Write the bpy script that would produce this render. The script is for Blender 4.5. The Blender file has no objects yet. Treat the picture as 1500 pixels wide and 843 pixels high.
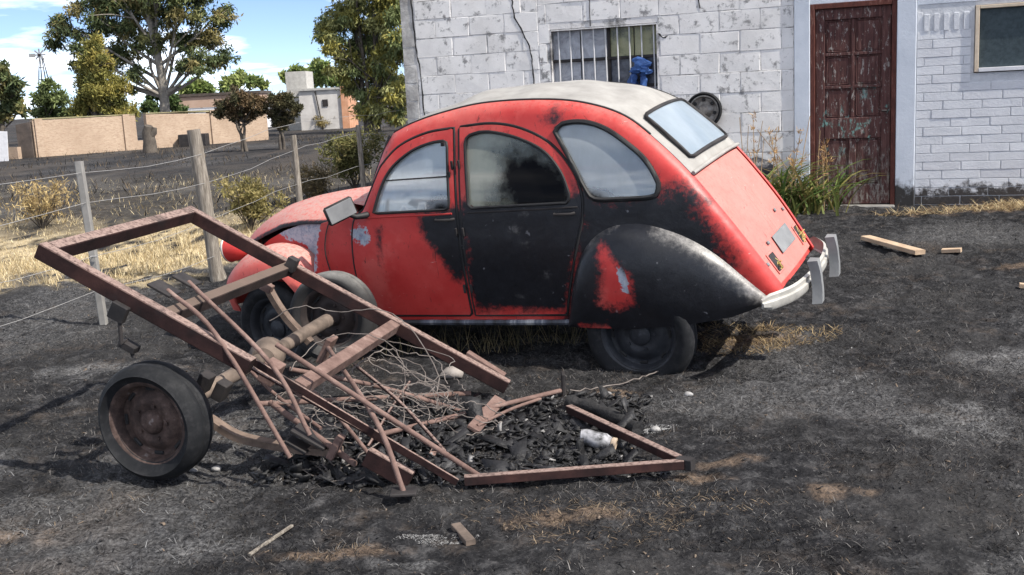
import bpy, bmesh, math
import numpy as np
from mathutils import Matrix, Vector
from mathutils.geometry import delaunay_2d_cdt
SC = bpy.context.scene
COL = SC.collection
rng = np.random.default_rng(11)
# ------------------------------------------------------------------ camera, sky, sun, exposure
FPX = 1580.0; ROLL = math.radians(2.9); PITCH = math.radians(10.2); EYE = 1.5
A3 = lambda *v: np.array(v, float)
FWD = A3(0, math.cos(PITCH), -math.sin(PITCH)); _r = A3(1, 0, 0); _u = np.cross(_r, FWD)
RT = math.cos(ROLL)*_r - math.sin(ROLL)*_u; UP = math.sin(ROLL)*_r + math.cos(ROLL)*_u
CAM = A3(0, 0, EYE)
cd = bpy.data.cameras.new('camera'); cam = bpy.data.objects.new('camera', cd); COL.objects.link(cam)
cd.sensor_width = 36; cd.lens = FPX/1500*36; cd.clip_end = 3000; cd.clip_start = .05
cam.matrix_world = Matrix(((RT[0], UP[0], -FWD[0], 0), (RT[1], UP[1], -FWD[1], 0), (RT[2], UP[2], -FWD[2], EYE), (0, 0, 0, 1)))
SC.camera = cam
SUN_AZ = A3(.87, -.493); SUN_EL = math.radians(47)
w = bpy.data.worlds.new('World'); SC.world = w; w.use_nodes = True
nt = w.node_tree; nt.nodes.clear()
def wn(t, **k):
    n = nt.nodes.new(t)
    for a, b in k.items(): setattr(n, a, b)
    return n
sky = wn('ShaderNodeTexSky', sky_type='NISHITA', sun_disc=False, sun_elevation=SUN_EL, sun_rotation=math.atan2(SUN_AZ[0], SUN_AZ[1]), air_density=.35, dust_density=.3, ozone_density=.6)
tc = wn('ShaderNodeTexCoord'); sep = wn('ShaderNodeSeparateXYZ'); nt.links.new(tc.outputs['Generated'], sep.inputs[0])
zz = wn('ShaderNodeMath', operation='ADD'); nt.links.new(sep.outputs['Z'], zz.inputs[0]); zz.inputs[1].default_value = .12
dv = wn('ShaderNodeVectorMath', operation='DIVIDE'); nt.links.new(tc.outputs['Generated'], dv.inputs[0])
cb = wn('ShaderNodeCombineXYZ'); [nt.links.new(zz.outputs[0], cb.inputs[i]) for i in range(3)]; nt.links.new(cb.outputs[0], dv.inputs[1])
cn = wn('ShaderNodeTexNoise'); cn.inputs['Scale'].default_value = .9; cn.inputs['Detail'].default_value = 9; cn.inputs['Roughness'].default_value = .55
mpv = wn('ShaderNodeVectorMath', operation='ADD'); nt.links.new(dv.outputs[0], mpv.inputs[0]); mpv.inputs[1].default_value = (2, 5, 0); nt.links.new(mpv.outputs[0], cn.inputs['Vector'])
cr = wn('ShaderNodeValToRGB'); cr.color_ramp.elements[0].position = .47; cr.color_ramp.elements[1].position = .72; nt.links.new(cn.outputs['Fac'], cr.inputs[0])  # white cloud cover, widened out of view to add neutral fill light
mx = wn('ShaderNodeMix', data_type='RGBA'); nt.links.new(cr.outputs[0], mx.inputs[0]); nt.links.new(sky.outputs[0], mx.inputs[6]); mx.inputs[7].default_value = (15, 15, 15.2, 1)
bg = wn('ShaderNodeBackground'); bg.inputs[1].default_value = .074; nt.links.new(mx.outputs[2], bg.inputs[0])
wo = wn('ShaderNodeOutputWorld'); nt.links.new(bg.outputs[0], wo.inputs[0])
sd = bpy.data.lights.new('sun', 'SUN'); sd.energy = 2.4; sd.angle = math.radians(.55); sd.color = (1, .94, .85)
so = bpy.data.objects.new('sun', sd); COL.objects.link(so)
S3 = Vector((SUN_AZ[0]*math.cos(SUN_EL), SUN_AZ[1]*math.cos(SUN_EL), math.sin(SUN_EL)))
so.rotation_euler = S3.to_track_quat('Z', 'Y').to_euler(); so.location = (20, -10, 25)
SC.view_settings.view_transform = 'Standard'; SC.view_settings.look = 'None'; SC.view_settings.gamma = 1
SC.view_settings.exposure = 1.55
# ------------------------------------------------------------------ placing helpers
def ray(px, py): return FWD + RT*(px-750)/FPX + UP*(421.5-py)/FPX
def at(px, py, Y): d = ray(px, py); return CAM + d*(Y/d[1])
def sstep(a, b, x): t = np.clip((np.asarray(x, float)-a)/(b-a), 0, 1); return t*t*(3-2*t)
_H = np.random.default_rng(5).random((256, 256))
def vnoise(x, y):
    xi = np.floor(x).astype(int); yi = np.floor(y).astype(int); fx = x-xi; fy = y-yi
    fx = fx*fx*(3-2*fx); fy = fy*fy*(3-2*fy)
    h = lambda a, b: _H[a & 255, b & 255]
    return (h(xi, yi)*(1-fx)+h(xi+1, yi)*fx)*(1-fy)+(h(xi, yi+1)*(1-fx)+h(xi+1, yi+1)*fx)*fy
def fbm(x, y, o=4):
    s = 0; a = 1; t = 0
    for k in range(o): s = s+a*vnoise(x*2**k+17.3*k, y*2**k+9.1*k); t += a; a *= .5
    return s/t
WO = A3(2.859, 10.679, 0); PHI = math.radians(20.8)           # house front: origin, direction along, outward normal
WX = A3(math.cos(PHI), -math.sin(PHI), 0); WN = A3(-math.sin(PHI), -math.cos(PHI), 0)
def gz(x, y, fine=True):
    x = np.asarray(x, float); y = np.asarray(y, float)
    d = (x-WO[0])*WN[0]+(y-WO[1])*WN[1]
    g = .25*(1-sstep(0, 4.3, d))
    g = g-.09*np.exp(-((x+1.5)**2+(y-6.75)**2)/.5)
    g = g+(fbm(x*.35+3, y*.35+8, 2)-.5)*.05*sstep(0, 3, d)
    if fine:
        near = 1-sstep(11, 22, np.hypot(x, y-4))
        g = g+near*((fbm(x*3.1, y*3.1, 3)-.5)*.05+(fbm(x*14+5, y*14, 3)-.5)*.030+(np.abs(fbm(x*9+2, y*9+4, 2)-.5)-.12)*.05)
    return g
def gnd(px, py):
    d = ray(px, py); z = 0.
    for _ in range(12): P = CAM+d*((z-EYE)/d[2]); z = float(gz(P[0], P[1]))
    return P
# ------------------------------------------------------------------ mesh helpers
def link(o, parent=None):
    COL.objects.link(o)
    if parent is not None: o.parent = parent
    return o
def tag(o, label=None, cat=None, group=None, kind=None):
    for k, v in (('label', label), ('category', cat), ('group', group), ('kind', kind)):
        if v: o[k] = v
    return o
def empty(name, loc=(0, 0, 0), label=None, cat=None, group=None):
    o = bpy.data.objects.new(name, None); o.location = loc; o.empty_display_size = .1
    return tag(link(o), label, cat, group)
def mk(name, V, Fc, mat, parent=None, smooth=None, attr=None):
    me = bpy.data.meshes.new(name)
    V = np.asarray(V, float)
    if isinstance(Fc, np.ndarray):
        n = Fc.shape[1]; me.vertices.add(len(V)); me.vertices.foreach_set('co', V.ravel())
        me.loops.add(Fc.size); me.loops.foreach_set('vertex_index', Fc.ravel().astype(np.int32))
        me.polygons.add(len(Fc)); me.polygons.foreach_set('loop_start', np.arange(0, Fc.size, n, dtype=np.int32))
        me.update(calc_edges=True)
    else:
        me.from_pydata([tuple(v) for v in V], [], [tuple(int(i) for i in f) for f in Fc])
    if smooth is not None:
        me.polygons.foreach_set('use_smooth', np.ones(len(me.polygons), bool))
        if smooth < 179: me.set_sharp_from_angle(angle=math.radians(smooth))
    if attr:
        for k, a in attr.items():
            a = np.asarray(a, np.float32); at_ = me.attributes.new(k, 'FLOAT_COLOR', 'POINT')
            at_.data.foreach_set('color', np.concatenate([a, np.ones((len(a), 1), np.float32)], 1).ravel())
    me.materials.append(mat); me.update()
    return link(bpy.data.objects.new(name, me), parent)
class MB:
    def __init__(s): s.v = []; s.f = []
    def add(s, V, Fc):
        b = len(s.v); s.v += [tuple(map(float, v)) for v in V]; s.f += [tuple(i+b for i in f) for f in Fc]; return s
    def box(s, c, sz, R=None, bev=0.):
        hx, hy, hz = [k/2 for k in sz]; P = []
        if bev <= 0:
            P = [(x, y, z) for z in (-hz, hz) for x, y in ((-hx, -hy), (hx, -hy), (hx, hy), (-hx, hy))]
            Fc = [(3, 2, 1, 0), (4, 5, 6, 7), (0, 1, 5, 4), (1, 2, 6, 5), (2, 3, 7, 6), (3, 0, 4, 7)]
        else:
            bm = bmesh.new(); bmesh.ops.create_cube(bm, size=1)
            for v in bm.verts: v.co = Vector((v.co.x*sz[0], v.co.y*sz[1], v.co.z*sz[2]))
            bmesh.ops.bevel(bm, geom=bm.edges[:], offset=bev, segments=1, affect='EDGES')
            bm.verts.index_update(); P = [tuple(v.co) for v in bm.verts]; Fc = [tuple(v.index for v in f.verts) for f in bm.faces]; bm.free()
        P = np.array(P)
        if R is not None: P = P@np.asarray(R).T
        return s.add(P+np.asarray(c), Fc)
    def beam(s, a, b, w, h=None, up=(0, 0, 1), ch=.12):
        h = h or w; a = np.asarray(a, float); b = np.asarray(b, float); d = b-a; d /= np.linalg.norm(d)
        x = np.cross(d, up); x /= np.linalg.norm(x); y = np.cross(x, d); k = 1-ch*2
        pr = [(k, 1), (1, k), (1, -k), (k, -1), (-k, -1), (-1, -k), (-1, k), (-k, 1)]
        V = [p+x*(u*w/2)+y*(v*h/2) for p in (a, b) for u, v in pr]
        return s.add(V, [(i, (i+1) % 8, 8+(i+1) % 8, 8+i) for i in range(8)]+[tuple(range(7, -1, -1)), tuple(range(8, 16))])
    def tube(s, path, r, n=8, cap=True):
        P = np.asarray(path, float); m = len(P); r = np.broadcast_to(np.asarray(r, float), (m,))
        T = np.gradient(P, axis=0); T /= np.linalg.norm(T, axis=1)[:, None]+1e-12
        u = np.cross(T[0], (0, 0, 1.)); 
        if np.linalg.norm(u) < 1e-3: u = np.cross(T[0], (1., 0, 0))
        u /= np.linalg.norm(u); V = []; an = np.arange(n)*2*math.pi/n
        for i in range(m):
            u = u-T[i]*(u@T[i]); u /= np.linalg.norm(u); v = np.cross(T[i], u)
            V += list(P[i]+r[i]*(np.cos(an)[:, None]*u+np.sin(an)[:, None]*v))
        Fc = [(i*n+k, i*n+(k+1) % n, (i+1)*n+(k+1) % n, (i+1)*n+k) for i in range(m-1) for k in range(n)]
        if cap: Fc += [tuple(range(n-1, -1, -1)), tuple((m-1)*n+k for k in range(n))]
        return s.add(V, Fc)
    def lathe(s, prof, n=32, c=(0, 0, 0), f=None):          # prof: (r, y), axis y
        V = []; m = len(prof)
        for i in range(n):
            a = 2*math.pi*i/n
            V += [(r*math.sin(a), y, r*math.cos(a)) for r, y in prof]
        V = np.array(V)
        if f is not None: V = f(V)
        return s.add(V+np.asarray(c), [(i*m+k, i*m+k+1, ((i+1) % n)*m+k+1, ((i+1) % n)*m+k) for i in range(n) for k in range(m-1)])
    def build(s, name, mat, parent=None, smooth=None): return mk(name, s.v, s.f, mat, parent, smooth)
def cr(P, k=6):                                            # Catmull-Rom through points
    P = np.asarray(P, float); Q = np.vstack([2*P[0]-P[1], P, 2*P[-1]-P[-2]]); out = []
    for i in range(1, len(Q)-2):
        for t in np.arange(k)/k:
            a, b, c, d = Q[i-1], Q[i], Q[i+1], Q[i+2]
            out.append(.5*(2*b+(c-a)*t+(2*a-5*b+4*c-d)*t*t+(3*b-a-3*c+d)*t**3))
    return np.array(out+[P[-1]])
def resample(P, step):
    P = np.asarray(P, float); d = np.r_[0, np.cumsum(np.linalg.norm(np.diff(P, axis=0), axis=1))]
    n = max(2, int(round(d[-1]/step))+1); t = np.linspace(0, d[-1], n)
    return np.stack([np.interp(t, d, P[:, i]) for i in range(P.shape[1])], 1)
def inside(P, poly):
    P = np.asarray(P, float); x, y = P[:, 0], P[:, 1]; q = np.asarray(poly); r = np.zeros(len(P), bool)
    for (x1, y1), (x2, y2) in zip(q, np.roll(q, -1, 0)):
        c = ((y1 > y) != (y2 > y)) & (x < (x2-x1)*(y-y1)/((y2-y1) if y2 != y1 else 1e-12)+x1); r ^= c
    return r
def segdist(P, poly, closed=True):
    P = np.asarray(P, float); q = np.asarray(poly, float); b = np.full(len(P), 1e9)
    n = len(q) if closed else len(q)-1
    for i in range(n):
        a, c = q[i], q[(i+1) % len(q)]; d = c-a; t = np.clip(((P-a)@d)/(d@d+1e-12), 0, 1)
        b = np.minimum(b, np.linalg.norm(P-(a+t[:, None]*d), axis=1))
    return b
def sdist(P, poly): return np.where(inside(P, poly), 1, -1)*segdist(P, poly)     # >0 inside
# ------------------------------------------------------------------ material helper
class N:
    def __init__(s, name):
        s.m = bpy.data.materials.new(name); s.m.use_nodes = True; s.t = s.m.node_tree; s.t.nodes.clear()
        s.out = s.t.nodes.new('ShaderNodeOutputMaterial'); s.co = s.t.nodes.new('ShaderNodeTexCoord').outputs['Object']
    def n(s, ty, **k):
        n = s.t.nodes.new(ty)
        for a, b in k.items(): setattr(n, a, b)
        return n
    def set(s, sock, v):
        if isinstance(v, bpy.types.NodeSocket): s.t.links.new(v, sock)
        elif isinstance(v, (tuple, list)) and len(v) == 3 and sock.type == 'RGBA': sock.default_value = (*v, 1)
        else: sock.default_value = v
    def geo(s, k='Position'): return s.n('ShaderNodeNewGeometry').outputs[k]
    def attr(s, name, k='Color'): return s.n('ShaderNodeAttribute', attribute_name=name).outputs[k]
    def sepc(s, c, i): x = s.n('ShaderNodeSeparateColor'); s.set(x.inputs[0], c); return x.outputs[i]
    def sepx(s, c, i): x = s.n('ShaderNodeSeparateXYZ'); s.set(x.inputs[0], c); return x.outputs[i]
    def noise(s, scale, detail=4, rough=.55, vec=None, out='Fac', dist=0):
        x = s.n('ShaderNodeTexNoise'); s.set(x.inputs['Vector'], vec or s.co); s.set(x.inputs['Scale'], scale); s.set(x.inputs['Detail'], detail); s.set(x.inputs['Roughness'], rough); s.set(x.inputs['Distortion'], dist); return x.outputs[out]
    def vor(s, scale, vec=None, out='Distance', feat='F1'):
        x = s.n('ShaderNodeTexVoronoi', feature=feat); s.set(x.inputs['Vector'], vec or s.co); s.set(x.inputs['Scale'], scale); return x.outputs[out]
    def scl(s, v, vec=None):
        x = s.n('ShaderNodeVectorMath', operation='MULTIPLY'); s.set(x.inputs[0], vec or s.co); x.inputs[1].default_value = v; return x.outputs[0]
    def math(s, op, a, b=0., c=None, clamp=False):
        x = s.n('ShaderNodeMath', operation=op, use_clamp=clamp); s.set(x.inputs[0], a); s.set(x.inputs[1], b)
        if c is not None: s.set(x.inputs[2], c)
        return x.outputs[0]
    def step(s, v, a, b):
        x = s.n('ShaderNodeMapRange', interpolation_type='SMOOTHSTEP'); s.set(x.inputs[0], v); s.set(x.inputs[1], a); s.set(x.inputs[2], b); return x.outputs[0]
    def mix(s, f, a, b, mode='MIX'):
        x = s.n('ShaderNodeMix', data_type='RGBA', blend_type=mode); s.set(x.inputs[0], f); s.set(x.inputs[6], a); s.set(x.inputs[7], b); return x.outputs[2]
    def ramp(s, f, stops):
        x = s.n('ShaderNodeValToRGB'); e = x.color_ramp.elements
        while len(e) < len(stops): e.new(.5)
        for k, (p, c) in zip(e, stops): k.position = p; k.color = (*c, 1)
        s.set(x.inputs[0], f); return x.outputs[0]
    def bump(s, h, st=.3, d=.01):
        x = s.n('ShaderNodeBump'); s.set(x.inputs['Height'], h); x.inputs['Strength'].default_value = st; x.inputs['Distance'].default_value = d; return x.outputs[0]
    def bsdf(s, col, rough=.7, nrm=None, metal=0., spec=.4, **k):
        x = s.n('ShaderNodeBsdfPrincipled'); s.set(x.inputs['Base Color'], col); s.set(x.inputs['Roughness'], rough); s.set(x.inputs['Metallic'], metal); s.set(x.inputs['Specular IOR Level'], spec)
        if nrm is not None: s.set(x.inputs['Normal'], nrm)
        for a, b in k.items(): s.set(x.inputs[a.replace('_', ' ')], b)
        return x.outputs[0]
    def done(s, sh): s.t.links.new(sh, s.out.inputs[0]); return s.m
def simple(name, c1, c2, scale=6., rough=.8, bump=.3, bs=40., bd=.004, metal=0., spec=.35):
    n = N(name); f = n.noise(scale, 5, .6)
    return n.done(n.bsdf(n.ramp(f, [(.3, c1), (.7, c2)]), rough, n.bump(n.noise(bs, 4), bump, bd), metal, spec))
# ------------------------------------------------------------------ ground: one sheet to the horizon
def axis(lo, hi, st, far_lo, far_hi):
    a = list(np.arange(lo, hi, st)); s = st; v = lo
    L = []
    while v > far_lo: s *= 1.13; v -= s; L.append(v)
    s = st; v = a[-1]; Rr = []
    while v < far_hi: s *= 1.13; v += s; Rr.append(v)
    return np.array(L[::-1]+a+Rr)
GX = axis(-4.6, 5.4, .021, -900, 900); GY = axis(2.3, 10.6, .021, -500, 1500)
gx, gy = np.meshgrid(GX, GY); nx, ny = len(GX), len(GY)
FD = A3(.245, .969)
def dleft(x, y): return -((x+2.94)*FD[1]-(y-7.63)*FD[0])
BROWN = [(.18, 3.64, .32, .10), (.70, 3.98, .16, .09), (.86, 4.12, .2, .08), (1.4, 6.15, .32, .26), (-.62, 3.42, .28, .08), (-1.85, 3.75, .3, .12), (1.15, 3.75, .16, .1), (4.6, 9.7, 1.2, .22), (-1.5, 3.2, .22, .1), (.45, 5.2, .2, .09), (2.35, 4.05, .2, .3), (2.05, 3.3, .2, .16), (-.95, 3.05, .3, .08), (3.6, 7.6, .3, .1)]
ASH = [(2.0, 4.5, .55, .5), (2.2, 3.5, .6, .7), (1.7, 3.1, .5, .4), (2.9, 5.0, .6, .7), (3.2, 6.2, .6, .5), (2.4, 2.9, .6, .3), (-.35, 3.32, .2, .05), (-1.1, 3.55, .3, .12), (2.6, 5.4, .6, .4), (-2.5, 4.6, .5, .4), (.3, 6.4, .8, .2), (-2.6, 6.3, .7, .3)]
def zones(x, y):
    n1 = fbm(x*1.3, y*1.3, 4); n2 = fbm(x*5+31, y*5, 4); dl = dleft(x, y)
    yy = y+(n1-.5)*2.2
    straw = sstep(.05, .5, dl+(n2-.5)*.5)*(sstep(9.2, 9.9, yy)*(1-sstep(11.6, 13.6, yy))+.06*sstep(11.6, 13.6, yy)*(1-sstep(18, 24, yy)))
    straw = np.clip(straw*sstep(.28, .45, n2), 0, 1)
    br = np.zeros_like(x); ash = np.zeros_like(x)
    for cx, cy, rx, ry in BROWN: br = np.maximum(br, np.exp(-((x-cx)/rx)**2-((y-cy)/ry)**2))
    for cx, cy, rx, ry in ASH: ash = np.maximum(ash, np.exp(-((x-cx)/rx)**2-((y-cy)/ry)**2))
    n3 = fbm(x*11+3, y*11+40, 4); br = np.clip(sstep(.62, .92, br*.55+n3*.75)*sstep(.12, .3, br)+.22*sstep(.64, .76, n1)*sstep(.45, .6, n2), 0, 1)
    ash = np.clip(sstep(.45, 1.0, ash*.8+(n2-.5)*.9)+.5*sstep(.58, .75, fbm(x*.8+50, y*.8, 3)), 0, 1)
    return straw, br, ash
gzv = gz(gx, gy); zs_, zb_, za_ = zones(gx, gy)
gV = np.stack([gx, gy, gzv], -1).reshape(-1, 3)
ii = (np.arange(ny-1)[:, None]*nx+np.arange(nx-1)[None]).ravel()
gF = np.stack([ii, ii+1, ii+nx+1, ii+nx], 1)
n = N('burnt_earth'); P = n.geo(); z = n.attr('zone')
big = n.noise(.9, 5, .6, P); mid = n.noise(10, 7, .75, P); fin = n.noise(60, 5, .75, P); cl = n.vor(45, P)
c = n.ramp(mid, [(.36, (.007, .0072, .0085)), (.52, (.022, .022, .024)), (.68, (.085, .084, .086))])
c = n.mix(n.step(big, .42, .68), c, n.mix(mid, (.018, .018, .0185), (.060, .058, .058)))
c = n.mix(n.math('MULTIPLY', n.step(n.noise(2.7, 6, .72, P), .54, .68), .5), c, n.mix(mid, (.045, .036, .030), (.13, .105, .086)))
fld = n.step(n.sepx(P, 1), 15., 24.)
c = n.mix(n.math('MULTIPLY', fld, n.step(n.noise(.35, 6, .7, n.scl((1, .4, 1), P)), .45, .62)), c, (.062, .054, .048))
c = n.mix(n.math('MULTIPLY', n.sepc(z, 1), n.step(fin, .3, .6)), c, n.ramp(mid, [(.3, (.085, .062, .046)), (.7, (.20, .145, .105))]))
c = n.mix(n.math('MULTIPLY', n.sepc(z, 2), n.step(fin, .35, .7)), c, n.ramp(mid, [(.3, (.12, .12, .122)), (.75, (.28, .278, .28))]))
c = n.mix(n.sepc(z, 0), c, n.ramp(mid, [(.3, (.26, .20, .12)), (.65, (.58, .48, .31))]))
c = n.mix(n.step(fin, .55, .72), c, n.mix(.55, c, (.15, .147, .147)))
c = n.mix(n.step(fin, .42, .25), c, (.008, .008, .008))
hb = n.math('ADD', n.math('MULTIPLY', n.math('ADD', fin, n.noise(22, 5, .7, P, dist=1.)), .6), n.math('MULTIPLY', cl, .5))
M_ground = n.done(n.bsdf(c, .95, n.bump(hb, .9, .02), 0, .12))
tag(mk('ground', gV, gF, M_ground, None, 179, {'zone': np.stack([zs_, zb_, za_], -1).reshape(-1, 3)}), 'scorched black earth with ash and brown straw patches', None, None, 'structure')
# ------------------------------------------------------------------ blades (charred stubble, straw)
n = N('blade_fibre'); M_blade = n.done(n.bsdf(n.attr('col'), .8, None, 0, .15))
def blades(name, label, cat, pos, h, wd, lean, col, parent=None, curl=0.):
    k = len(pos); a = rng.random(k)*6.283; b = rng.random(k)*6.283; ln = lean*((.3+rng.random(k)) if lean < 1.1 else (.62+.5*rng.random(k)))
    tip = np.stack([np.cos(a)*ln*h, np.sin(a)*ln*h, h*np.sqrt(np.clip(1-np.minimum(ln, .97)**2, .02, 1))], 1)
    mid = tip*.55+np.stack([0*h, 0*h, h*.10], 1)
    s = np.stack([np.cos(b), np.sin(b), 0*b], 1)*(wd/2)[:, None]
    V = np.concatenate([pos-s, pos+s, pos+mid+s*.7, pos+mid-s*.7, pos+tip], 0)
    i = np.arange(k); F_ = np.concatenate([np.stack([i, i+k, i+2*k], 1), np.stack([i, i+2*k, i+3*k], 1), np.stack([i+3*k, i+2*k, i+4*k], 1)])
    o = mk(name, V, F_, M_blade, parent, None, {'col': np.tile(col, (5, 1))})
    return tag(o, label, cat, None, 'stuff')
def scatter(k, x0, x1, y0, y1): return rng.uniform(x0, x1, k), rng.uniform(y0, y1, k)
def palette(cols, k, jit=.35):
    c = np.array(cols)[rng.integers(0, len(cols), k)]; return c*(1-jit/2+jit*rng.random((k, 1)))
# charred stubble, denser near
x, y = scatter(760000, -4.8, 5.6, 2.4, 11.5)
keep = (rng.random(len(x)) < np.clip(4.2/y, .2, 1)*sstep(.22, .55, fbm(x*2.2+7, y*2.2, 3))) & (np.abs(x) < .62*y+.4); x, y = x[keep], y[keep]
st, br, ash = zones(x, y); k = len(x)
col = palette([(.009, .009, .0095), (.016, .0155, .016), (.026, .025, .025), (.012, .012, .013), (.045, .044, .043), (.075, .071, .068), (.11, .105, .10), (.06, .048, .038)], k); grp = fbm(x*6+70, y*6, 2); col *= (.5+1.1*sstep(.35, .65, grp))[:, None]
m = rng.random(k) < br*.45; col[m] = palette([(.16, .115, .075), (.22, .165, .11), (.10, .075, .052)], m.sum())
m = rng.random(k) < ash*.4; col[m] = palette([(.2, .2, .2), (.12, .12, .12)], m.sum())
m = rng.random(k) < st; col[m] = palette([(.42, .33, .18), (.30, .22, .11)], m.sum())
blades('charred_grass', 'short burnt grass stubble covering the black yard', 'grass', np.stack([x, y, gz(x, y)-.003], 1), rng.uniform(.010, .042, k)*(1+.6*(rng.random(k) < .06)), rng.uniform(.0014, .0034, k), 1.15, col)
# unburnt straw beyond the fence
x, y = scatter(230000, -13, -1.2, 8.6, 21); dl = dleft(x, y); st, br, ash = zones(x, y)
keep = (dl > .05) & (rng.random(len(x)) < st*np.clip(10/y, .2, 1)) & (x > -.55*y-.6); x, y = x[keep], y[keep]; k = len(x)
tall = sstep(.5, .7, fbm(x*.9+3, y*.9, 2))
blades('dry_grass', 'dry straw yellow grass growing beyond the wire fence', 'grass', np.stack([x, y, gz(x, y)-.01], 1), rng.uniform(.02, .065, k)*(1+1.5*tall), rng.uniform(.003, .008, k), .8, palette([(.58, .48, .29), (.48, .38, .21), (.66, .56, .36), (.34, .26, .14), (.22, .17, .09)], k))
# sparse tufts over the burnt field
x, y = scatter(16000, -24, 0, 13, 42); keep = (dleft(x, y) > .3) & (sstep(.5, .66, fbm(x*.7, y*.35, 3)) > rng.random(len(x))) & (x > -.55*y-1); x, y = x[keep], y[keep]; k = len(x)
blades('field_tufts', 'brown scorched tufts spread over the burnt field', 'grass', np.stack([x, y, gz(x, y)-.01], 1), rng.uniform(.04, .20, k), rng.uniform(.008, .02, k), .9, palette([(.08, .062, .042), (.04, .034, .028), (.15, .112, .07), (.020, .019, .019), (.014, .014, .014)], k))
def patch(name, label, cx, cy, rx, ry, k, cols, hmin, hmax, lean=1.25, wd=(.002, .005), z=0., cat='straw', parent=None):
    a = rng.random(k)*6.283; r = np.sqrt(rng.random(k))*(1+.3*np.sin(3*a+cx)); x = cx+rx*r*np.cos(a); y = cy+ry*r*np.sin(a)
    return blades(name, label, cat, np.stack([x, y, gz(x, y)+z], 1), rng.uniform(hmin, hmax, k), rng.uniform(*wd, k), lean, palette(cols, k), parent)
STR = [(.40, .29, .15), (.28, .19, .10), (.52, .41, .24), (.17, .11, .06)]
patch('straw_litter', 'brown scorched straw on the ground under the rear bumper', 1.4, 6.2, .42, .40, 1700, [(.24, .17, .09), (.16, .11, .06), (.33, .25, .14), (.08, .06, .04)], .02, .09)
patch('straw_litter', 'pale straw litter along the foot of the white brick wall', 4.75, 9.75, 1.1, .22, 3000, STR+[(.6, .5, .3)], .04, .16)
patch('straw_litter', 'thin brown straw on the earth in front of the drawbar', .3, 3.62, .5, .22, 900, [(.17, .125, .085), (.11, .08, .055), (.24, .185, .125)], .012, .035, 1.3, (.0015, .003))
patch('weeds', 'thin dry weeds standing under the car sill', .0, 6.35, .75, .1, 260, [(.22, .17, .09), (.10, .09, .05), (.3, .24, .13)], .08, .24, .55, (.002, .004), 0, 'weeds')
# ------------------------------------------------------------------ shared materials
def paint(name, red1, red2, dust=.25, rough=.38):
    n = N(name); m = n.attr('mask'); P = n.co
    nb = n.noise(5, 6, .65); nf = n.noise(38, 5, .7); ns = n.noise(160, 3, .6)
    c = n.ramp(nb, [(.3, red1), (.7, red2)])
    up = n.step(n.sepx(n.geo('Normal'), 2), .25, .95)
    scr = n.noise(30, 4, .7, n.scl((1, 1, .22)), dist=1.2); blo = n.noise(2.2, 5, .7)
    c = n.mix(n.math('MULTIPLY', n.step(blo, .5, .68), .5), c, (.60, .13, .105))
    c = n.mix(n.math('MULTIPLY', n.step(scr, .63, .69), .75), c, (.07, .022, .018))
    c = n.mix(n.math('MULTIPLY', n.step(n.noise(55, 3, .6, n.scl((.25, .25, 1)), dist=.8), .70, .74), .6), c, (.55, .40, .36))
    c = n.mix(n.math('MULTIPLY', n.math('MULTIPLY', up, dust), n.step(nf, .25, .6)), c, (.47, .36, .31))
    c = n.mix(n.math('MULTIPLY', n.step(nf, .60, .72), .55), c, (.10, .035, .025))
    c = n.mix(n.math('MULTIPLY', n.step(ns, .68, .76), .5), c, (.05, .03, .025))
    wob = n.math('ADD', n.math('MULTIPLY', n.math('SUBTRACT', nb, .5), .10), n.math('MULTIPLY', n.math('SUBTRACT', nf, .5), .08))
    def msk(i, a, b): return n.step(n.math('ADD', n.math('SUBTRACT', n.sepc(m, i), .5), wob), a, b)
    pr = msk(2, -.004, .006)
    c = n.mix(pr, c, n.ramp(nf, [(.35, (.20, .24, .32)), (.6, (.42, .45, .50)), (.75, (.35, .08, .07))]))
    s = msk(0, -.03, .022)
    bl = n.ramp(n.noise(14, 7, .7), [(.3, (.0045, .005, .0075)), (.62, (.010, .011, .015)), (.82, (.036, .038, .046))])
    bl = n.mix(n.step(n.noise(26, 3, .5), .70, .78), bl, (.11, .11, .12))
    c = n.mix(s, c, bl)
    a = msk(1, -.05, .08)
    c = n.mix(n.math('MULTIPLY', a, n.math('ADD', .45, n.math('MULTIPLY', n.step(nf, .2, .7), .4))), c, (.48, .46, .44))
    ro = n.math('ADD', n.math('MULTIPLY', s, -.10), n.math('ADD', rough, n.math('MULTIPLY', nf, .2)))
    bp = n.bump(n.math('ADD', n.math('MULTIPLY', n.math('MULTIPLY', nf, s), .8), n.math('ADD', n.math('MULTIPLY', ns, .15), n.math('MULTIPLY', n.noise(2.9, 3, .45), 9.))), .35, .004)
    return n.done(n.bsdf(c, ro, bp, 0, .45))
M_red = paint('red_paint', (.46, .026, .024), (.55, .055, .047))
M_fade = paint('faded_red_paint', (.52, .125, .105), (.58, .175, .15), .38, .55)
M_hood = paint('dusty_red_paint', (.50, .06, .05), (.56, .12, .10), .75, .55)
M_black = simple('black_rubber', (.012, .012, .013), (.022, .022, .023), 8, .6, .2)
n = N('tyre_rubber'); nf = n.noise(22, 5, .7); M_tyre = n.done(n.bsdf(n.mix(n.step(nf, .45, .75), n.mix(nf, (.009, .0098, .0115), (.016, .017, .019)), (.028, .028, .030)), .72, n.bump(n.noise(90, 3), .3, .003), 0, .2))
n = N('grey_weathered_tyre'); nf = n.noise(12, 5, .7); M_tyre_grey = n.done(n.bsdf(n.ramp(nf, [(.3, (.05, .05, .05)), (.6, (.17, .165, .16))]), .85, n.bump(n.noise(60, 3), .4, .004), 0, .2))
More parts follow.
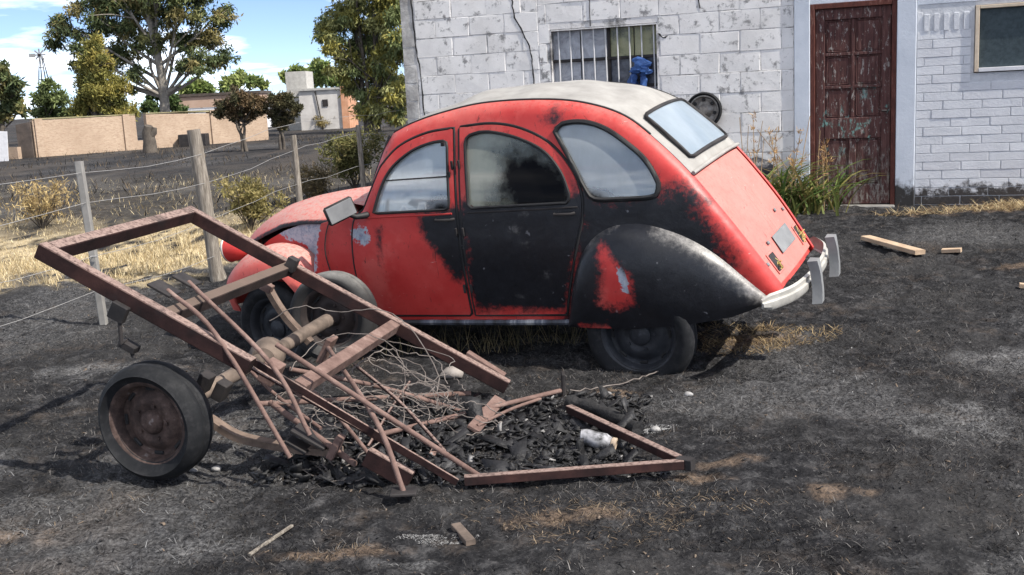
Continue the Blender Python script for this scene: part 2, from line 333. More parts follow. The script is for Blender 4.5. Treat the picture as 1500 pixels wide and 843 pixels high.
n = N('burnt_rim'); nf = n.noise(11, 6, .7); M_rim = n.done(n.bsdf(n.ramp(nf, [(.3, (.022, .017, .016)), (.48, (.062, .042, .036)), (.6, (.115, .078, .066)), (.70, (.32, .30, .285))]), .75, n.bump(n.noise(70, 4), .5, .004), .2, .3))
n = N('sooty_rim'); nf = n.noise(9, 5, .7); M_rim_dark = n.done(n.bsdf(n.ramp(nf, [(.3, (.010, .011, .014)), (.6, (.03, .033, .04)), (.75, (.10, .105, .12))]), .5, n.bump(n.noise(70, 4), .4, .003), .1, .4))
n = N('rusted_steel'); nb = n.noise(6, 6, .7); nf = n.noise(60, 5, .7)
up = n.step(n.sepx(n.geo('Normal'), 2), .35, .9)
c = n.ramp(nb, [(.3, (.012, .0075, .008)), (.5, (.030, .015, .0145)), (.72, (.062, .029, .025))])
c = n.mix(n.math('MULTIPLY', up, n.step(nf, .25, .6)), c, (.27, .195, .17))  # upward faces dusty and paler, sunlit beam tops put into the colour
c = n.mix(n.step(n.noise(3.3, 4, .6), .55, .72), c, (.022, .019, .020))
M_rust = n.done(n.bsdf(c, .88, n.bump(nf, .5, .003), 0, .2))
n = N('scaled_red_steel'); nb = n.noise(9, 6, .7); M_rust_l = n.done(n.bsdf(n.ramp(nb, [(.3, (.085, .052, .045)), (.55, (.185, .122, .104)), (.75, (.31, .235, .205))]), .9, n.bump(n.noise(80, 4), .5, .003), 0, .2))
M_char = simple('char', (.006, .006, .007), (.035, .034, .034), 14, .75, .8, 60, .01, 0, .35)
M_steel_black = simple('blackened_steel', (.012, .011, .012), (.04, .035, .034), 10, .7, .4)
M_grey = simple('grey_plastic', (.16, .165, .17), (.24, .245, .25), 9, .5, .15)
M_chrome = simple('aged_chrome', (.42, .41, .38), (.62, .60, .55), 12, .42, .25, 50, .002, .35, .5)
n = N('roof_canvas'); nf = n.noise(7, 6, .65); M_canvas = n.done(n.bsdf(n.ramp(nf, [(.3, (.25, .24, .225)), (.7, (.36, .35, .33))]), .85, n.bump(n.noise(220, 2), .25, .002), 0, .25))
def glass(name, dust, dcol, soot=False, tint=(.8, .86, .88)):
    n = N(name); nf = n.noise(4.5, 6, .65); m = n.attr('mask')
    tr = n.n('ShaderNodeBsdfTransparent'); tr.inputs[0].default_value = (*tint, 1)
    gl = n.n('ShaderNodeBsdfGlossy'); gl.inputs['Roughness'].default_value = .04; gl.inputs[0].default_value = (1, 1, 1, 1)
    fr = n.n('ShaderNodeFresnel'); fr.inputs[0].default_value = 1.75
    a = n.n('ShaderNodeMixShader'); n.set(a.inputs[0], fr.outputs[0]); n.set(a.inputs[1], tr.outputs[0]); n.set(a.inputs[2], gl.outputs[0])
    df = n.n('ShaderNodeBsdfDiffuse'); fac = n.math('ADD', dust*.75, n.math('MULTIPLY', n.noise(9, 6, .7, n.scl((1, 1, .35))), dust*.5), clamp=True); dc = dcol
    if soot:
        s = n.step(n.math('ADD', n.math('SUBTRACT', n.sepc(m, 0), .5), n.math('MULTIPLY', n.math('SUBTRACT', nf, .5), .3)), -.09, .09)
        dc = n.mix(s, dcol, (.008, .008, .009)); fac = n.math('MAXIMUM', fac, n.math('MULTIPLY', s, .97))
    n.set(df.inputs[0], dc); b = n.n('ShaderNodeMixShader'); n.set(b.inputs[0], fac); n.set(b.inputs[1], a.outputs[0]); n.set(b.inputs[2], df.outputs[0])
    return n.done(b.outputs[0])
M_glass = glass('dusty_glass', .30, (.72, .78, .82), True)
M_glass_dirty = glass('grimy_glass', .6, (.36, .38, .32), True)
M_glass_back = glass('hazed_window', .5, (.34, .40, .46))
M_cloth = simple('charred_seat', (.012, .012, .013), (.05, .048, .047), 9, .9, .5)
M_wood_grey = None
n = N('weathered_wood'); g = n.noise(9, 6, .65, n.scl((6, 6, .7))); M_wood = n.done(n.bsdf(n.ramp(g, [(.3, (.10, .085, .07)), (.5, (.21, .185, .155)), (.72, (.36, .325, .28))]), .9, n.bump(g, .8, .012), 0, .2))
M_conc = simple('concrete', (.34, .33, .31), (.48, .47, .44), 7, .9, .4, 60, .004)
M_wire = simple('galvanised_wire', (.26, .26, .26), (.42, .41, .40), 20, .6, .2, 60, .001, .4)
M_wire_burnt = simple('burnt_wire', (.09, .075, .068), (.24, .21, .19), 12, .8, .2)
M_stone = simple('pale_stone', (.20, .175, .155), (.36, .325, .30), 9, .9, .5)
M_ashwhite = simple('white_ash', (.19, .187, .183), (.38, .372, .365), 20, .95, .5)
M_clod = simple('clod', (.10, .075, .055), (.22, .17, .13), 12, .95, .5)
n = N('sooty_rusted_steel'); nb = n.noise(6, 6, .7); up = n.step(n.sepx(n.geo('Normal'), 2), .3, .9)  # paler upward faces put the lit tops into the colour, with dust
M_steel_rust = n.done(n.bsdf(n.mix(n.math('MULTIPLY', up, .6), n.ramp(nb, [(.3, (.018, .015, .015)), (.6, (.05, .034, .03)), (.75, (.10, .06, .05))]), (.17, .125, .10)), .85, n.bump(n.noise(60, 4), .5, .003), 0, .25))
M_axle = simple('scorched_axle', (.055, .043, .036), (.20, .155, .125), 9, .85, .5)
M_spring = simple('scorched_spring', (.07, .05, .04), (.23, .17, .135), 11, .85, .4)
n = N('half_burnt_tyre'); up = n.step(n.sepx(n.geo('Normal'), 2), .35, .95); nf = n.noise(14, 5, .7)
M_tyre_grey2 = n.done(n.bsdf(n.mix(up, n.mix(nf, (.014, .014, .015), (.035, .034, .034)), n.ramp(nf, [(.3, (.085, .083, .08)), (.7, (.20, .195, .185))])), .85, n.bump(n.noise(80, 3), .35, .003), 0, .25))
M_rim_dark2 = simple('dark_burnt_rim', (.018, .014, .014), (.05, .036, .032), 9, .75, .4)
M_stalk = simple('dry_stalk', (.22, .14, .08), (.40, .29, .17), 9, .9, .3)
n = N('char_rubble'); f = n.noise(6, 5, .7); M_rub = n.done(n.bsdf(n.ramp(f, [(.35, (.006, .006, .007)), (.6, (.026, .026, .028)), (.72, (.11, .108, .108))]), .6, n.bump(n.noise(70, 4), .8, .008), 0, .4))
M_ashgrey = simple('grey_ash', (.12, .118, .115), (.34, .33, .325), 18, .95, .5)
M_postc = simple('weathered_concrete', (.17, .165, .155), (.28, .272, .258), 7, .9, .4, 60, .004)
# ------------------------------------------------------------------ the car (local: x back, y away from viewer side, z up)
car = empty('car', (0, 0, 0), 'burnt red rounded saloon car with grey canvas roof and flat tyres', 'car')
ch, cp, crl = .455, .047, .093
_B = np.stack([A3(math.cos(ch), -math.sin(ch), 0), A3(math.sin(ch), math.cos(ch), 0), A3(0, 0, 1)], 1)
_Rp = np.array([[math.cos(cp), 0, -math.sin(cp)], [0, 1, 0], [math.sin(cp), 0, math.cos(cp)]])
_Rr = np.array([[1, 0, 0], [0, math.cos(crl), -math.sin(crl)], [0, math.sin(crl), math.cos(crl)]])
CM = _B@_Rp@_Rr; CO = A3(-1.19, 7.25, -.134)
car.matrix_world = Matrix([[*CM[i], CO[i]] for i in range(3)]+[[0, 0, 0, 1]])
SEAM = cr([(.97, 1.445), (1.1, 1.49), (1.29, 1.53), (1.55, 1.56), (1.89, 1.55), (2.15, 1.51), (2.38, 1.42), (2.57, 1.26), (2.72, 1.10), (2.84, .94), (2.97, .75), (3.14, .47)], 8)
APIL = cr([(.74, 1.02), (.84, 1.22), (.91, 1.36), (.97, 1.445)], 5)
_zb = [.25, .38, .5, .75, 1.0, 1.2, 1.4, 1.55, 1.65]; _yb = [.585, .605, .62, .635, .615, .575, .52, .475, .44]
_zz = np.linspace(.2, 1.7, 151); _yy = np.interp(_zz, _zb, _yb); _yy = np.convolve(np.pad(_yy, 8, 'edge'), np.ones(17)/17, 'valid')
_edge = np.vstack([APIL[:-1], SEAM])
def S(x, z, rail=True):
    x = np.asarray(x, float); z = np.asarray(z, float)
    y = np.interp(z, _zz, _yy)-.12*np.clip((x-1.9)/1.2, 0, 2)**1.6-.10*np.clip((.9-x)/.9, 0, 2)**1.5
    if rail:
        d = segdist(np.stack([x.ravel(), z.ravel()], 1), _edge, False).reshape(x.shape)
        t = np.clip(1-d/.075, 0, 1); y = y-.045*(1-np.sqrt(1-np.minimum(t, .995)**2))
    return y
FD_O = np.vstack([[(.655, .385)], cr([(.65, .70), (.665, .87), (.70, .985), (.765, 1.04)], 4), cr([(.90, 1.27), (1.03, 1.375), (1.21, 1.435), (1.395, 1.45)], 5), [(1.395, .385)]])
RD_O = np.vstack([[(1.415, .385)], cr([(1.425, 1.452), (1.63, 1.455), (1.81, 1.415), (1.98, 1.325), (2.10, 1.185), (2.15, 1.05), (2.145, .93), (2.10, .78), (2.03, .55), (1.985, .385)], 5)])
FW_O = np.vstack([cr([(.845, 1.015), (.91, 1.16), (.99, 1.265), (1.12, 1.345), (1.25, 1.38), (1.345, 1.385)], 5), [(1.352, 1.35), (1.352, 1.03), (1.34, 1.008), (.87, 1.008)]])
RW_O = np.vstack([[(1.472, 1.03), (1.465, 1.37), (1.48, 1.40)], cr([(1.55, 1.415), (1.63, 1.41), (1.78, 1.37), (1.94, 1.29), (2.04, 1.17), (2.085, 1.04)], 5), [(2.07, 1.01), (1.49, 1.01)]])
_q = [(2.01, 1.38), (2.05, 1.42), (2.17, 1.42), (2.29, 1.375), (2.40, 1.295), (2.50, 1.20), (2.56, 1.09), (2.562, 1.045), (2.53, 1.01), (2.37, 1.01), (2.22, 1.02), (2.17, 1.08), (2.10, 1.22)]
QW_O = cr(_q+[_q[0]], 4)[:-1]
BODY_O = np.vstack([cr([(.36, .34), (.31, .62), (.43, .955)], 4), [(.62, 1.0)], APIL[:-1], SEAM, [(3.10, .43), (2.6, .36), (2.0, .335)]])
def shrink(poly, d):
    q = np.asarray(poly, float); a = np.roll(q, 1, 0); b = np.roll(q, -1, 0); t = b-a; t /= np.linalg.norm(t, axis=1)[:, None]+1e-9
    nn = np.stack([-t[:, 1], t[:, 0]], 1); ar = np.sum(q[:, 0]*np.roll(q[:, 1], -1)-np.roll(q[:, 0], -1)*q[:, 1])
    return q+nn*(d if ar > 0 else -d)
SOOT = [np.array(p) for p in (
    [(1.12, 1.0), (1.45, 1.02), (1.45, .70), (1.38, .58), (1.31, .59), (1.28, .70), (1.22, .80), (1.16, .90)],
    [(1.42, 1.06), (2.13, 1.05), (2.18, .93), (2.12, .78), (2.04, .56), (1.98, .425), (1.42, .42), (1.43, .69), (1.42, .9)],
    [(2.08, 1.12), (2.21, 1.06), (2.55, 1.04), (2.66, 1.09), (2.75, 1.03), (2.82, .87), (2.91, .70), (2.95, .3), (1.95, .3), (2.03, .6), (2.10, .9)])]
PRIMER = [np.array(p) for p in ([(.68, .90), (.77, .925), (.78, .85), (.70, .84)], [(-.1, .92), (.40, .93), (.33, .66), (.22, .70), (.2, .8), (.05, .84)])]
RUST = np.array([(.83, .96), (.92, .94), (.86, .63), (.87, .45), (.82, .70)])
def mask(x, z, near, base=-.45):
    P = np.stack([x, z], 1); s = np.full(len(x), base); a = np.full(len(x), -.45); p = np.full(len(x), -.45)
    if near:
        for q, kq in zip(SOOT, (.8, .8, .38)): s = np.maximum(s, sdist(P, q)*kq)
        for q in PRIMER: p = np.maximum(p, sdist(P, q)*.8+.012)
        s = np.maximum(s, sdist(P, RUST)*1.2-.03)
        for cx_, cz_, r_ in ((1.80, .975, .03), (1.74, .885, .028), (1.79, .73, .022), (1.80, .80, .018), (1.72, .50, .02), (1.62, .965, .02), (1.9, .62, .015)): a = np.maximum(a, r_*.55-.03-np.hypot((x-cx_)*.8, z-cz_))
        s = np.maximum(s, .02-np.hypot((x-2.0)/.9, (z-1.46)/.5)*.35)
    return np.stack([np.clip(s, -.45, .45)+.5, a+.5, np.clip(p, -.45, .45)+.5], 1)
def panel(name, outer, holes, mat, parent, side=-1, off=0., thick=.02, grid=.03, maskf=None, rail=True, smooth=40):
    outer = np.asarray(outer); loops = [outer]+[np.asarray(h) for h in holes]
    pts = []; edges = []
    for L in loops:
        L2 = resample(np.vstack([L, L[:1]]), grid*.8)[:-1] if grid < .2 else L
        b = len(pts); pts += [tuple(p) for p in L2]; edges += [(b+i, b+(i+1) % len(L2)) for i in range(len(L2))]
    L2s = np.array(pts); lo = outer.min(0); hi = outer.max(0)
    G = np.stack(np.meshgrid(np.arange(lo[0], hi[0], grid), np.arange(lo[1], hi[1], grid)), -1).reshape(-1, 2)
    ok = inside(G, outer)
    for h in loops[1:]: ok &= ~inside(G, h)
    for L in loops: ok &= segdist(G, L) > grid*.45
    pts += [tuple(p) for p in G[ok]]
    r = delaunay_2d_cdt([Vector(p) for p in pts], edges, [], 0, 1e-6)
    V2 = np.array([tuple(v) for v in r[0]]); T = np.array([f for f in r[2] if len(f) == 3])
    c = V2[T].mean(1); ok = inside(c, outer)
    for h in loops[1:]: ok &= ~inside(c, h)
    T = T[ok]
    y = S(V2[:, 0], V2[:, 1], rail)+off
    nV = len(V2); Vf = np.stack([V2[:, 0], side*y, V2[:, 1]], 1); Vb = np.stack([V2[:, 0], side*(y-thick), V2[:, 1]], 1)
    a, b, cc = V2[T[:, 0]], V2[T[:, 1]], V2[T[:, 2]]
    cw = ((b-a)[:, 0]*(cc-a)[:, 1]-(b-a)[:, 1]*(cc-a)[:, 0]) < 0
    T[cw] = T[cw][:, ::-1]                           # ccw in (x,z): normal -y
    if side > 0: T = T[:, ::-1]
    e = {}
    for t in T:
        for i in range(3):
            k = (t[i], t[(i+1) % 3]); e[k] = 1
    rim = [(i, j) for (i, j) in e if (j, i) not in e]
    Fc = [tuple(t) for t in T]+[tuple(t[::-1]+nV) for t in T]+[(j, i, i+nV, j+nV) for i, j in rim]
    Vv = np.vstack([Vf, Vb]); mk_ = (maskf or (lambda x, z, n: mask(x, z, n)))(Vv[:, 0], Vv[:, 2], side < 0)
    return mk(name, Vv, Fc, mat, parent, smooth, {'mask': mk_})
def ring(name, poly, r, mat, parent, side=-1, off=0., flat=1.):
    q = resample(np.vstack([poly, poly[:1]]), .03)[:-1]; y = S(q[:, 0], q[:, 1])+off
    P = np.stack([q[:, 0], side*y, q[:, 1]], 1); P = np.vstack([P, P[:2]])
    return MB().tube(P, r, 6, False).build(name, mat, parent, 60)
def gsoot(cx, cz, rx, rz, k0=.12):
    def f(x, z, near):
        s = k0-.3*np.hypot((x-cx)/rx, (z-cz)/rz) if near else np.full(len(x), -.45)
        return np.stack([np.clip(s, -.45, .45)+.5, 0*s, 0*s], 1)
    return f
def car_side(sd, near):
    panel('side_panel', BODY_O, [FD_O, RD_O, QW_O], M_red, car, sd, 0, .03)
    for nm, O, Wd, lab, gm, gs in (('door', FD_O, FW_O, 'red door with soot on its rear upper corner', M_glass, gsoot(1.3, 1.0, .22, .16)), ('door', RD_O, RW_O, 'soot blackened door with red edges', M_glass_dirty, gsoot(1.88, 1.12, .40, .40, .19))):
        d = panel(nm, shrink(O, .007), [shrink(Wd, -.004)], M_red, car, sd, .006, .028)
        if near: d['label'] = lab
        panel('window_pane', shrink(Wd, .002), [], gm, d, sd, -.008, .004, .05, gs)
        ring('window_seal', Wd, .009, M_black, d, sd, .006); ring('door_gap_line', O, .0085, M_black, d, sd, -.002)  # black tube round the door outline imitates the shade in the gap
        if O is FD_O: MB().tube([(x_, sd*(float(S(x_, 1.19))+.002), 1.19) for x_ in np.linspace(.94, 1.35, 8)], .004, 6).build('window_divider', M_steel_black, d, 60)
        # pressed belt line and handle
        x0, x1 = O[:, 0].min()+.05, O[:, 0].max()-.03
        xs = np.linspace(x0, x1, 14); MB().tube(np.stack([xs, sd*(S(xs, xs*0+.985)+.006), xs*0+.985], 1), .006, 6).build('belt_trim', M_steel_black if O is RD_O else M_red, d, 60).data.attributes.new('mask', 'FLOAT_COLOR', 'POINT')
        hx = 1.33 if O is FD_O else 2.06
        h = MB(); yy = float(S(hx, .955))
        h.tube([(hx-.07, sd*(yy+.004), .955), (hx-.065, sd*(yy+.03), .955), (hx+.03, sd*(yy+.03), .955), (hx+.045, sd*(yy+.004), .955)], .008, 6); h.build('door_handle', M_steel_black, d, 60)
        if O is FD_O:
            MB().box((1.345, sd*(yy-.045), 1.37), (.02, .012, .02)).build('window_catch', M_steel_black, d); MB().box((1.36, sd*(float(S(1.36, 1.2))+.008), 1.2), (.018, .012, .03)).build('window_catch', M_steel_black, d)
        for hz in (.55, .88, 1.25):
            xx = (O[0, 0] if O is RD_O else O[-1, 0])+(.012 if O is RD_O else -.012)
            MB().box((xx, sd*(float(S(xx, hz))+.012), hz), (.014, .012, .05), None, .003).build('hinge', M_steel_black, d)
    panel('quarter_window', shrink(QW_O, .002), [], M_glass, car, sd, -.006, .004, .05, gsoot(2.16, 1.02, .35, .10))
    ring('window_seal', QW_O, .014, M_black, car, sd, .004)
    # dark sill trim
    b = MB(); xs = np.linspace(.75, 2.02, 12); b.tube(np.stack([xs, sd*(S(xs, xs*0+.36)+.012), xs*0+.345], 1), .016, 6); b.build('sill', M_sill, car, 50)
    # rear fender
    FT = cr([(2.005, .36), (2.04, .52), (2.09, .68), (2.14, .77), (2.21, .84), (2.31, .885), (2.43, .89), (2.54, .865), (2.69, .80), (2.83, .70), (2.96, .565), (3.085, .43)], 5)
    nU, nV_ = len(FT), 14; V = []; cen = A3(2.42, .35)
    for i, (x, z) in enumerate(FT):
        zb = np.interp(x, [2.0, 2.4, 2.7, 2.9, 3.09], [.335, .33, .345, .365, .42]); s_ = (x-2.0)/1.09
        fx = np.interp(i/(nU-1), [0, 1], [0, 1])
        for v in np.linspace(0, 1, nV_):
            # radial fan from top edge towards the lower edge point
            bx = np.interp(fx, [0, .25, .7, 1], [2.02, 2.18, 2.66, 3.085]); bz = np.interp(bx, [2.0, 2.4, 2.7, 2.9, 3.09], [.335, .33, .345, .365, .42])
            px_, pz_ = x+(bx-x)*v, z+(bz-z)*v
            B = .13*math.sin(math.pi*min(1, (s_*.86+.14)))**.55 if 0 < s_ < 1 else .03
            B = max(B, .012+.0*v); r_ = math.sqrt(max(0, 1-(1-v)**2.6))
            y_ = float(S(px_, pz_, False))-.02+(B+.02)*r_-.02*max(0, v-.8)/.2*.5
            V.append((px_, sd*y_, pz_))
        px_, py_, pz_ = V[-1]; V.append((px_, py_-sd*.035, pz_+.004))
    m_ = nV_+1; Fc = [(i*m_+k, i*m_+k+1, (i+1)*m_+k+1, (i+1)*m_+k) for i in range(nU-1) for k in range(m_-1)]
    if sd > 0: Fc = [f[::-1] for f in Fc]
    V = np.array(V); xz = V[:, [0, 2]]
    PATCH = np.array([(2.26, .80), (2.32, .75), (2.355, .69), (2.41, .61), (2.42, .49), (2.32, .45), (2.225, .47), (2.225, .54), (2.265, .66), (2.245, .74)])
    BLUE = np.array([(2.335, .67), (2.37, .68), (2.41, .60), (2.395, .53), (2.35, .545)])
    s = np.full(len(V), .3); a = np.full(len(V), -.45); p = a.copy()
    if near:
        s = np.minimum(s, -sdist(xz, PATCH)*.75+.004); s = np.minimum(s, 2.2*segdist(xz, np.array([(2.09, .345), (2.25, .34)]), False)-.035)
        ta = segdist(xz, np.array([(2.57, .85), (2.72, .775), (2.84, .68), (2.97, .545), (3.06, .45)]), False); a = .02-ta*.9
        ta2 = segdist(xz, np.array([(2.14, .765), (2.21, .83), (2.33, .88)]), False); a = np.maximum(a, .02-ta2*2.6)  # thin pale arc on the front crest: a highlight painted into the colour
        p = sdist(xz, BLUE)*1.5
    else: s[:] = -.4
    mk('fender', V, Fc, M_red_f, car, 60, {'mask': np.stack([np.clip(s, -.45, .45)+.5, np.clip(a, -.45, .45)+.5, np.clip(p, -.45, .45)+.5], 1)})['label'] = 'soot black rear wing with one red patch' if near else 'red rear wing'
    # front wing: arched strip around the wheel
    RC = cr([(-.41, .42), (-.39, .53), (-.33, .645), (-.21, .745), (-.05, .80), (.10, .80), (.23, .735), (.32, .62), (.38, .48), (.42, .36)], 5)
    CS = [(.36, -.06), (.41, -.005), (.48, .02), (.55, .02), (.61, .0), (.66, -.035), (.69, -.08), (.695, -.115), (.675, -.115)]
    V = []; cen = A3(.02, .40)
    for i, p_ in enumerate(RC):
        d = p_-cen; d /= np.linalg.norm(d); wd = np.interp(i/(len(RC)-1), [0, .2, .7, 1], [.72, 1, 1, .85])
        for yy_, o_ in CS: V.append((p_[0]+d[0]*o_, sd*(.36+(yy_-.36)*wd), p_[1]+d[1]*o_))
    m_ = len(CS); Fc = [(i*m_+k, i*m_+k+1, (i+1)*m_+k+1, (i+1)*m_+k) for i in range(len(RC)-1) for k in range(m_-1)]
    if sd < 0: Fc = [f[::-1] for f in Fc]
    V = np.array(V); mk('fender', V, Fc, M_hood, car, 50, {'mask': mask(V[:, 0]*0-5, V[:, 2], False)})['label'] = 'dusty red front wing'
    # flank under the bonnet
    xs = np.linspace(-.34, .44, 22); V = []
    for x_ in xs:
        lz = np.interp(x_, [-.4, -.23, -.16, 0, .18, .45], [.68, .79, .825, .885, .93, .925]); hw = np.interp(x_, [-.4, 0, .45], [.27, .37, .45])
        for z_ in np.linspace(.42, lz, 12): V.append((x_, sd*(hw+.02*math.sin((z_-.4)*5)), z_))
    V = np.array(V); Fc = [(i*12+k, (i+1)*12+k, (i+1)*12+k+1, i*12+k+1) for i in range(21) for k in range(11)]
    if sd > 0: Fc = [f[::-1] for f in Fc]
    mk('engine_side_panel', V, Fc, M_red, car, 50, {'mask': mask(V[:, 0], V[:, 2], near)})
    # headlamp: bowl, rim, lens
    hl = MB(); hl.lathe([(.0, .11), (.03, .105), (.065, .07), (.085, .02), (.09, -.03), (.085, -.035)], 24)
    o = hl.build('headlamp', M_red_f, car, 50); o.location = (-.37, sd*.45, .80); o.rotation_euler = (0, 0, math.radians(-90)); attr0(o)
    l = MB().lathe([(.0, -.055), (.04, -.05), (.08, -.035)], 24).build('lens', M_glass_back, o, 60); attr0(l)
    MB().lathe([(.084, -.028), (.094, -.034), (.092, -.046), (.08, -.042)], 24).build('lamp_rim', M_chrome, o, 60)
def attr0(o, v=(.05, .05, .05)):
    a = o.data.attributes.get('mask') or o.data.attributes.new('mask', 'FLOAT_COLOR', 'POINT')
    a.data.foreach_set('color', np.tile(np.array([*v, 1], np.float32), len(o.data.vertices)))
M_red_f = M_red
n = N('sill_trim'); nf = n.noise(5, 5, .7, n.scl((1, .1, .1))); M_sill = n.done(n.bsdf(n.ramp(nf, [(.4, (.03, .03, .035)), (.52, (.10, .11, .14)), (.62, (.5, .5, .5))]), .6, None, 0, .4))
car_side(-1, True); car_side(1, False)
for o in [o for o in car.children_recursive if o.name.startswith('belt_trim')]: attr0(o, (.95 if o.data.materials[0] is M_red and False else .05, .05, .05))
# ---- roof, rear window, tail and boot share one surface
PRF = resample(SEAM, .02); LEN = np.r_[0, np.cumsum(np.linalg.norm(np.diff(PRF, axis=0), axis=1))]
def t_of(x): return float(np.interp(x, PRF[:, 0], LEN))
def surf(t, v, off=0., inset=.012):
    x = np.interp(t, LEN, PRF[:, 0]); z = np.interp(t, LEN, PRF[:, 1])
    x2 = np.interp(t+.01, LEN, PRF[:, 0]); z2 = np.interp(t+.01, LEN, PRF[:, 1]); x1 = np.interp(t-.01, LEN, PRF[:, 0]); z1 = np.interp(t-.01, LEN, PRF[:, 1])
    tx, tz = x2-x1, z2-z1; L = np.hypot(tx, tz)+1e-9; nx_, nz_ = -tz/L, tx/L
    wd = S(x, z)-inset; crn = np.interp(t, [0, .4, 1.4, LEN[-1]], [.035, .05, .045, .02])
    o = crn*(1-np.abs(v)**2.2)+off
    return np.stack([x+nx_*o, wd*v, z+nz_*o], -1)
def sheet(name, t0, t1, v0, v1, mat, parent, off=0., nt_=24, nv=24, thick=.01, fn=None, m0=None, round_=0.):
    T, V_ = np.meshgrid(np.linspace(t0, t1, nt_), np.linspace(v0, v1, nv), indexing='ij')
    if round_:
        e = np.abs(V_/max(abs(v0), abs(v1))); tt = (T-t0)/(t1-t0)*2-1; k = 1-round_*(np.abs(tt)**8); V_ = V_*k; 
    extra = fn(T, V_) if fn else 0.
    top = surf(T, V_, off+extra).reshape(-1, 3); bot = surf(T, V_, off-thick).reshape(-1, 3); n_ = nt_*nv
    q = [(i*nv+k, i*nv+k+1, (i+1)*nv+k+1, (i+1)*nv+k) for i in range(nt_-1) for k in range(nv-1)]
    q = [f[::-1] for f in q]
    rim = [(k, k+1) for k in range(nv-1)]+[((nt_-1)*nv+k+1, (nt_-1)*nv+k) for k in range(nv-1)]+[((i+1)*nv, i*nv) for i in range(nt_-1)]+[(i*nv+nv-1, (i+1)*nv+nv-1) for i in range(nt_-1)]
    Fc = q+[tuple(np.array(f[::-1])+n_) for f in q]+[(a, b, b+n_, a+n_) for a, b in rim]
    V3 = np.vstack([top, bot]); mm = np.tile(np.array(m0 or (.05, .05, .05)), (len(V3), 1))
    return mk(name, V3, Fc, mat, parent, 50, {'mask': mm})
tb = t_of(2.725); te = t_of(3.125); tw0, tw1 = t_of(2.435), t_of(2.675)
sag = lambda T, V_: -.012*np.sin(T*7)**2*(1-np.abs(V_)**2)+.005*np.sin(T*19+V_*3)*(1-np.abs(V_)**2)
roof = sheet('canvas_roof', .0, tb-.012, -1, 1, M_canvas, car, .004, 60, 26, .012, sag); roof['label'] = 'dusty grey canvas roll roof'
rw = sheet('rear_window', tw0, tw1, -.80, .80, M_glass_back, car, .014, 10, 14, .004, None, None, .05)
def srf_path(pts, off): return np.array([surf(np.array(t), np.array(v), off) for t, v in pts])
rp = []
for s0, s1, (ta, va), (tb_, vb) in (((0), (0), (tw0, -.78), (tw0, .78)), (0, 0, (tw0, .80), (tw1, .80)), (0, 0, (tw1, .78), (tw1, -.78)), (0, 0, (tw1, -.80), (tw0, -.80))):
    rp += [(ta+(tb_-ta)*k, va+(vb-va)*k) for k in np.linspace(.04, .96, 10)]
rp.append(rp[0]); rp.append(rp[1])
MB().tube(srf_path(rp, .016), .011, 6, False).build('window_seal', M_steel_black, rw, 60)
MB().tube(srf_path([(tb-.006, v) for v in np.linspace(-1, 1, 16)], .012), .011, 6).build('canvas_trim', M_canvas, roof, 60)
for sd_ in (-1, 1):
    MB().tube(srf_path([(t, sd_) for t in np.linspace(.0, tw0+.1, 40)], .004), .006, 6).build('roof_piping', M_black, roof, 60)
sheet('tail_panel', tb-.02, te+.03, -1, 1, M_red, car, -.03, 20, 12, .01)
rib = lambda T, V_: .007*sum(np.exp(-((V_-c_)/.012)**2) for c_ in (-.14, -.02, .08))*sstep(tb+.06, tb+.12, T)*(1-sstep(te-.24, te-.17, T))
boot = sheet('boot_lid', tb+.008, te, -.935, .935, M_fade, car, -.010, 34, 150, .022, rib); boot['label'] = 'faded pink boot lid'
def onboot(name, t, v, sz, mat, off=-.004, bev=.004, parent=boot):
    p = surf(np.array(t), np.array(v), off); a = surf(np.array(t+.02), np.array(v), off)-p; a /= np.linalg.norm(a); b = surf(np.array(t), np.array(v+.02), off)-p; b /= np.linalg.norm(b)
    o = MB().box(p, sz, np.stack([a, b, np.cross(a, b)], 1), bev).build(name, mat, parent, 40); return o
onboot('number_plate_mount', te-.155, .02, (.11, .34, .006), M_grey, -.004)
for v_ in (-.70, .70):
    lh = onboot('lamp_recess', te-.10, v_, (.105, .085, .010), M_steel_black)
    p = surf(np.array(te-.10), np.array(v_), .004)
    ww = MB()
    for k in range(7):
        q = p+rng.normal(0, .016, (5, 3)); q[:, 2] -= np.linspace(0, .06, 5); ww.tube(cr(q, 3), .0035, 5)
    ww.build('loose_wire', simple('yellow_wire', (.35, .25, .06), (.55, .42, .16), 20, .6), lh, 60)
    lp = onboot('lamp_frame', te-.10, v_, (.125, .10, .007), M_fade, -.006, .003); attr0(lp)
for t_, v_ in ((te-.30, .35), (te-.27, .72), (te-.12, -.93), (te-.20, -.55)): onboot('latch', t_, v_, (.022, .026, .012), M_grey, -.002)
# ---- bonnet
_hx = [-.60, -.55, -.48, -.4, -.23, 0, .2, .4, .64]; _ht = [.66, .76, .83, .89, .97, 1.02, 1.045, 1.06, 1.068]
_hl = [.64, .70, .745, .785, .855, .925, .948, .945, .985]; _hw = [.16, .21, .245, .275, .33, .395, .43, .465, .535]
xs = np.linspace(-.60, .64, 46); vs = np.linspace(-1, 1, 41); V = []
sm = lambda a: np.convolve(np.pad(np.interp(xs, _hx, a), 2, 'edge'), np.ones(5)/5, 'valid')
HT, HL, HW = sm(_ht), sm(_hl), sm(_hw)
for i in range(46):
    for v in vs:
        z_ = HL[i]+(HT[i]-HL[i])*(1-abs(v)**2.7)+.012*math.exp(-(v/.035)**2)-.006*math.exp(-((abs(v)-.5)/.03)**2)
        V.append((xs[i], HW[i]*v*(1+.03*(1-abs(v))), z_))
V = np.array(V); nV = len(V); q = [(i*41+k, (i+1)*41+k, (i+1)*41+k+1, i*41+k+1) for i in range(45) for k in range(40)]
Vb = V-A3(0, 0, .018)
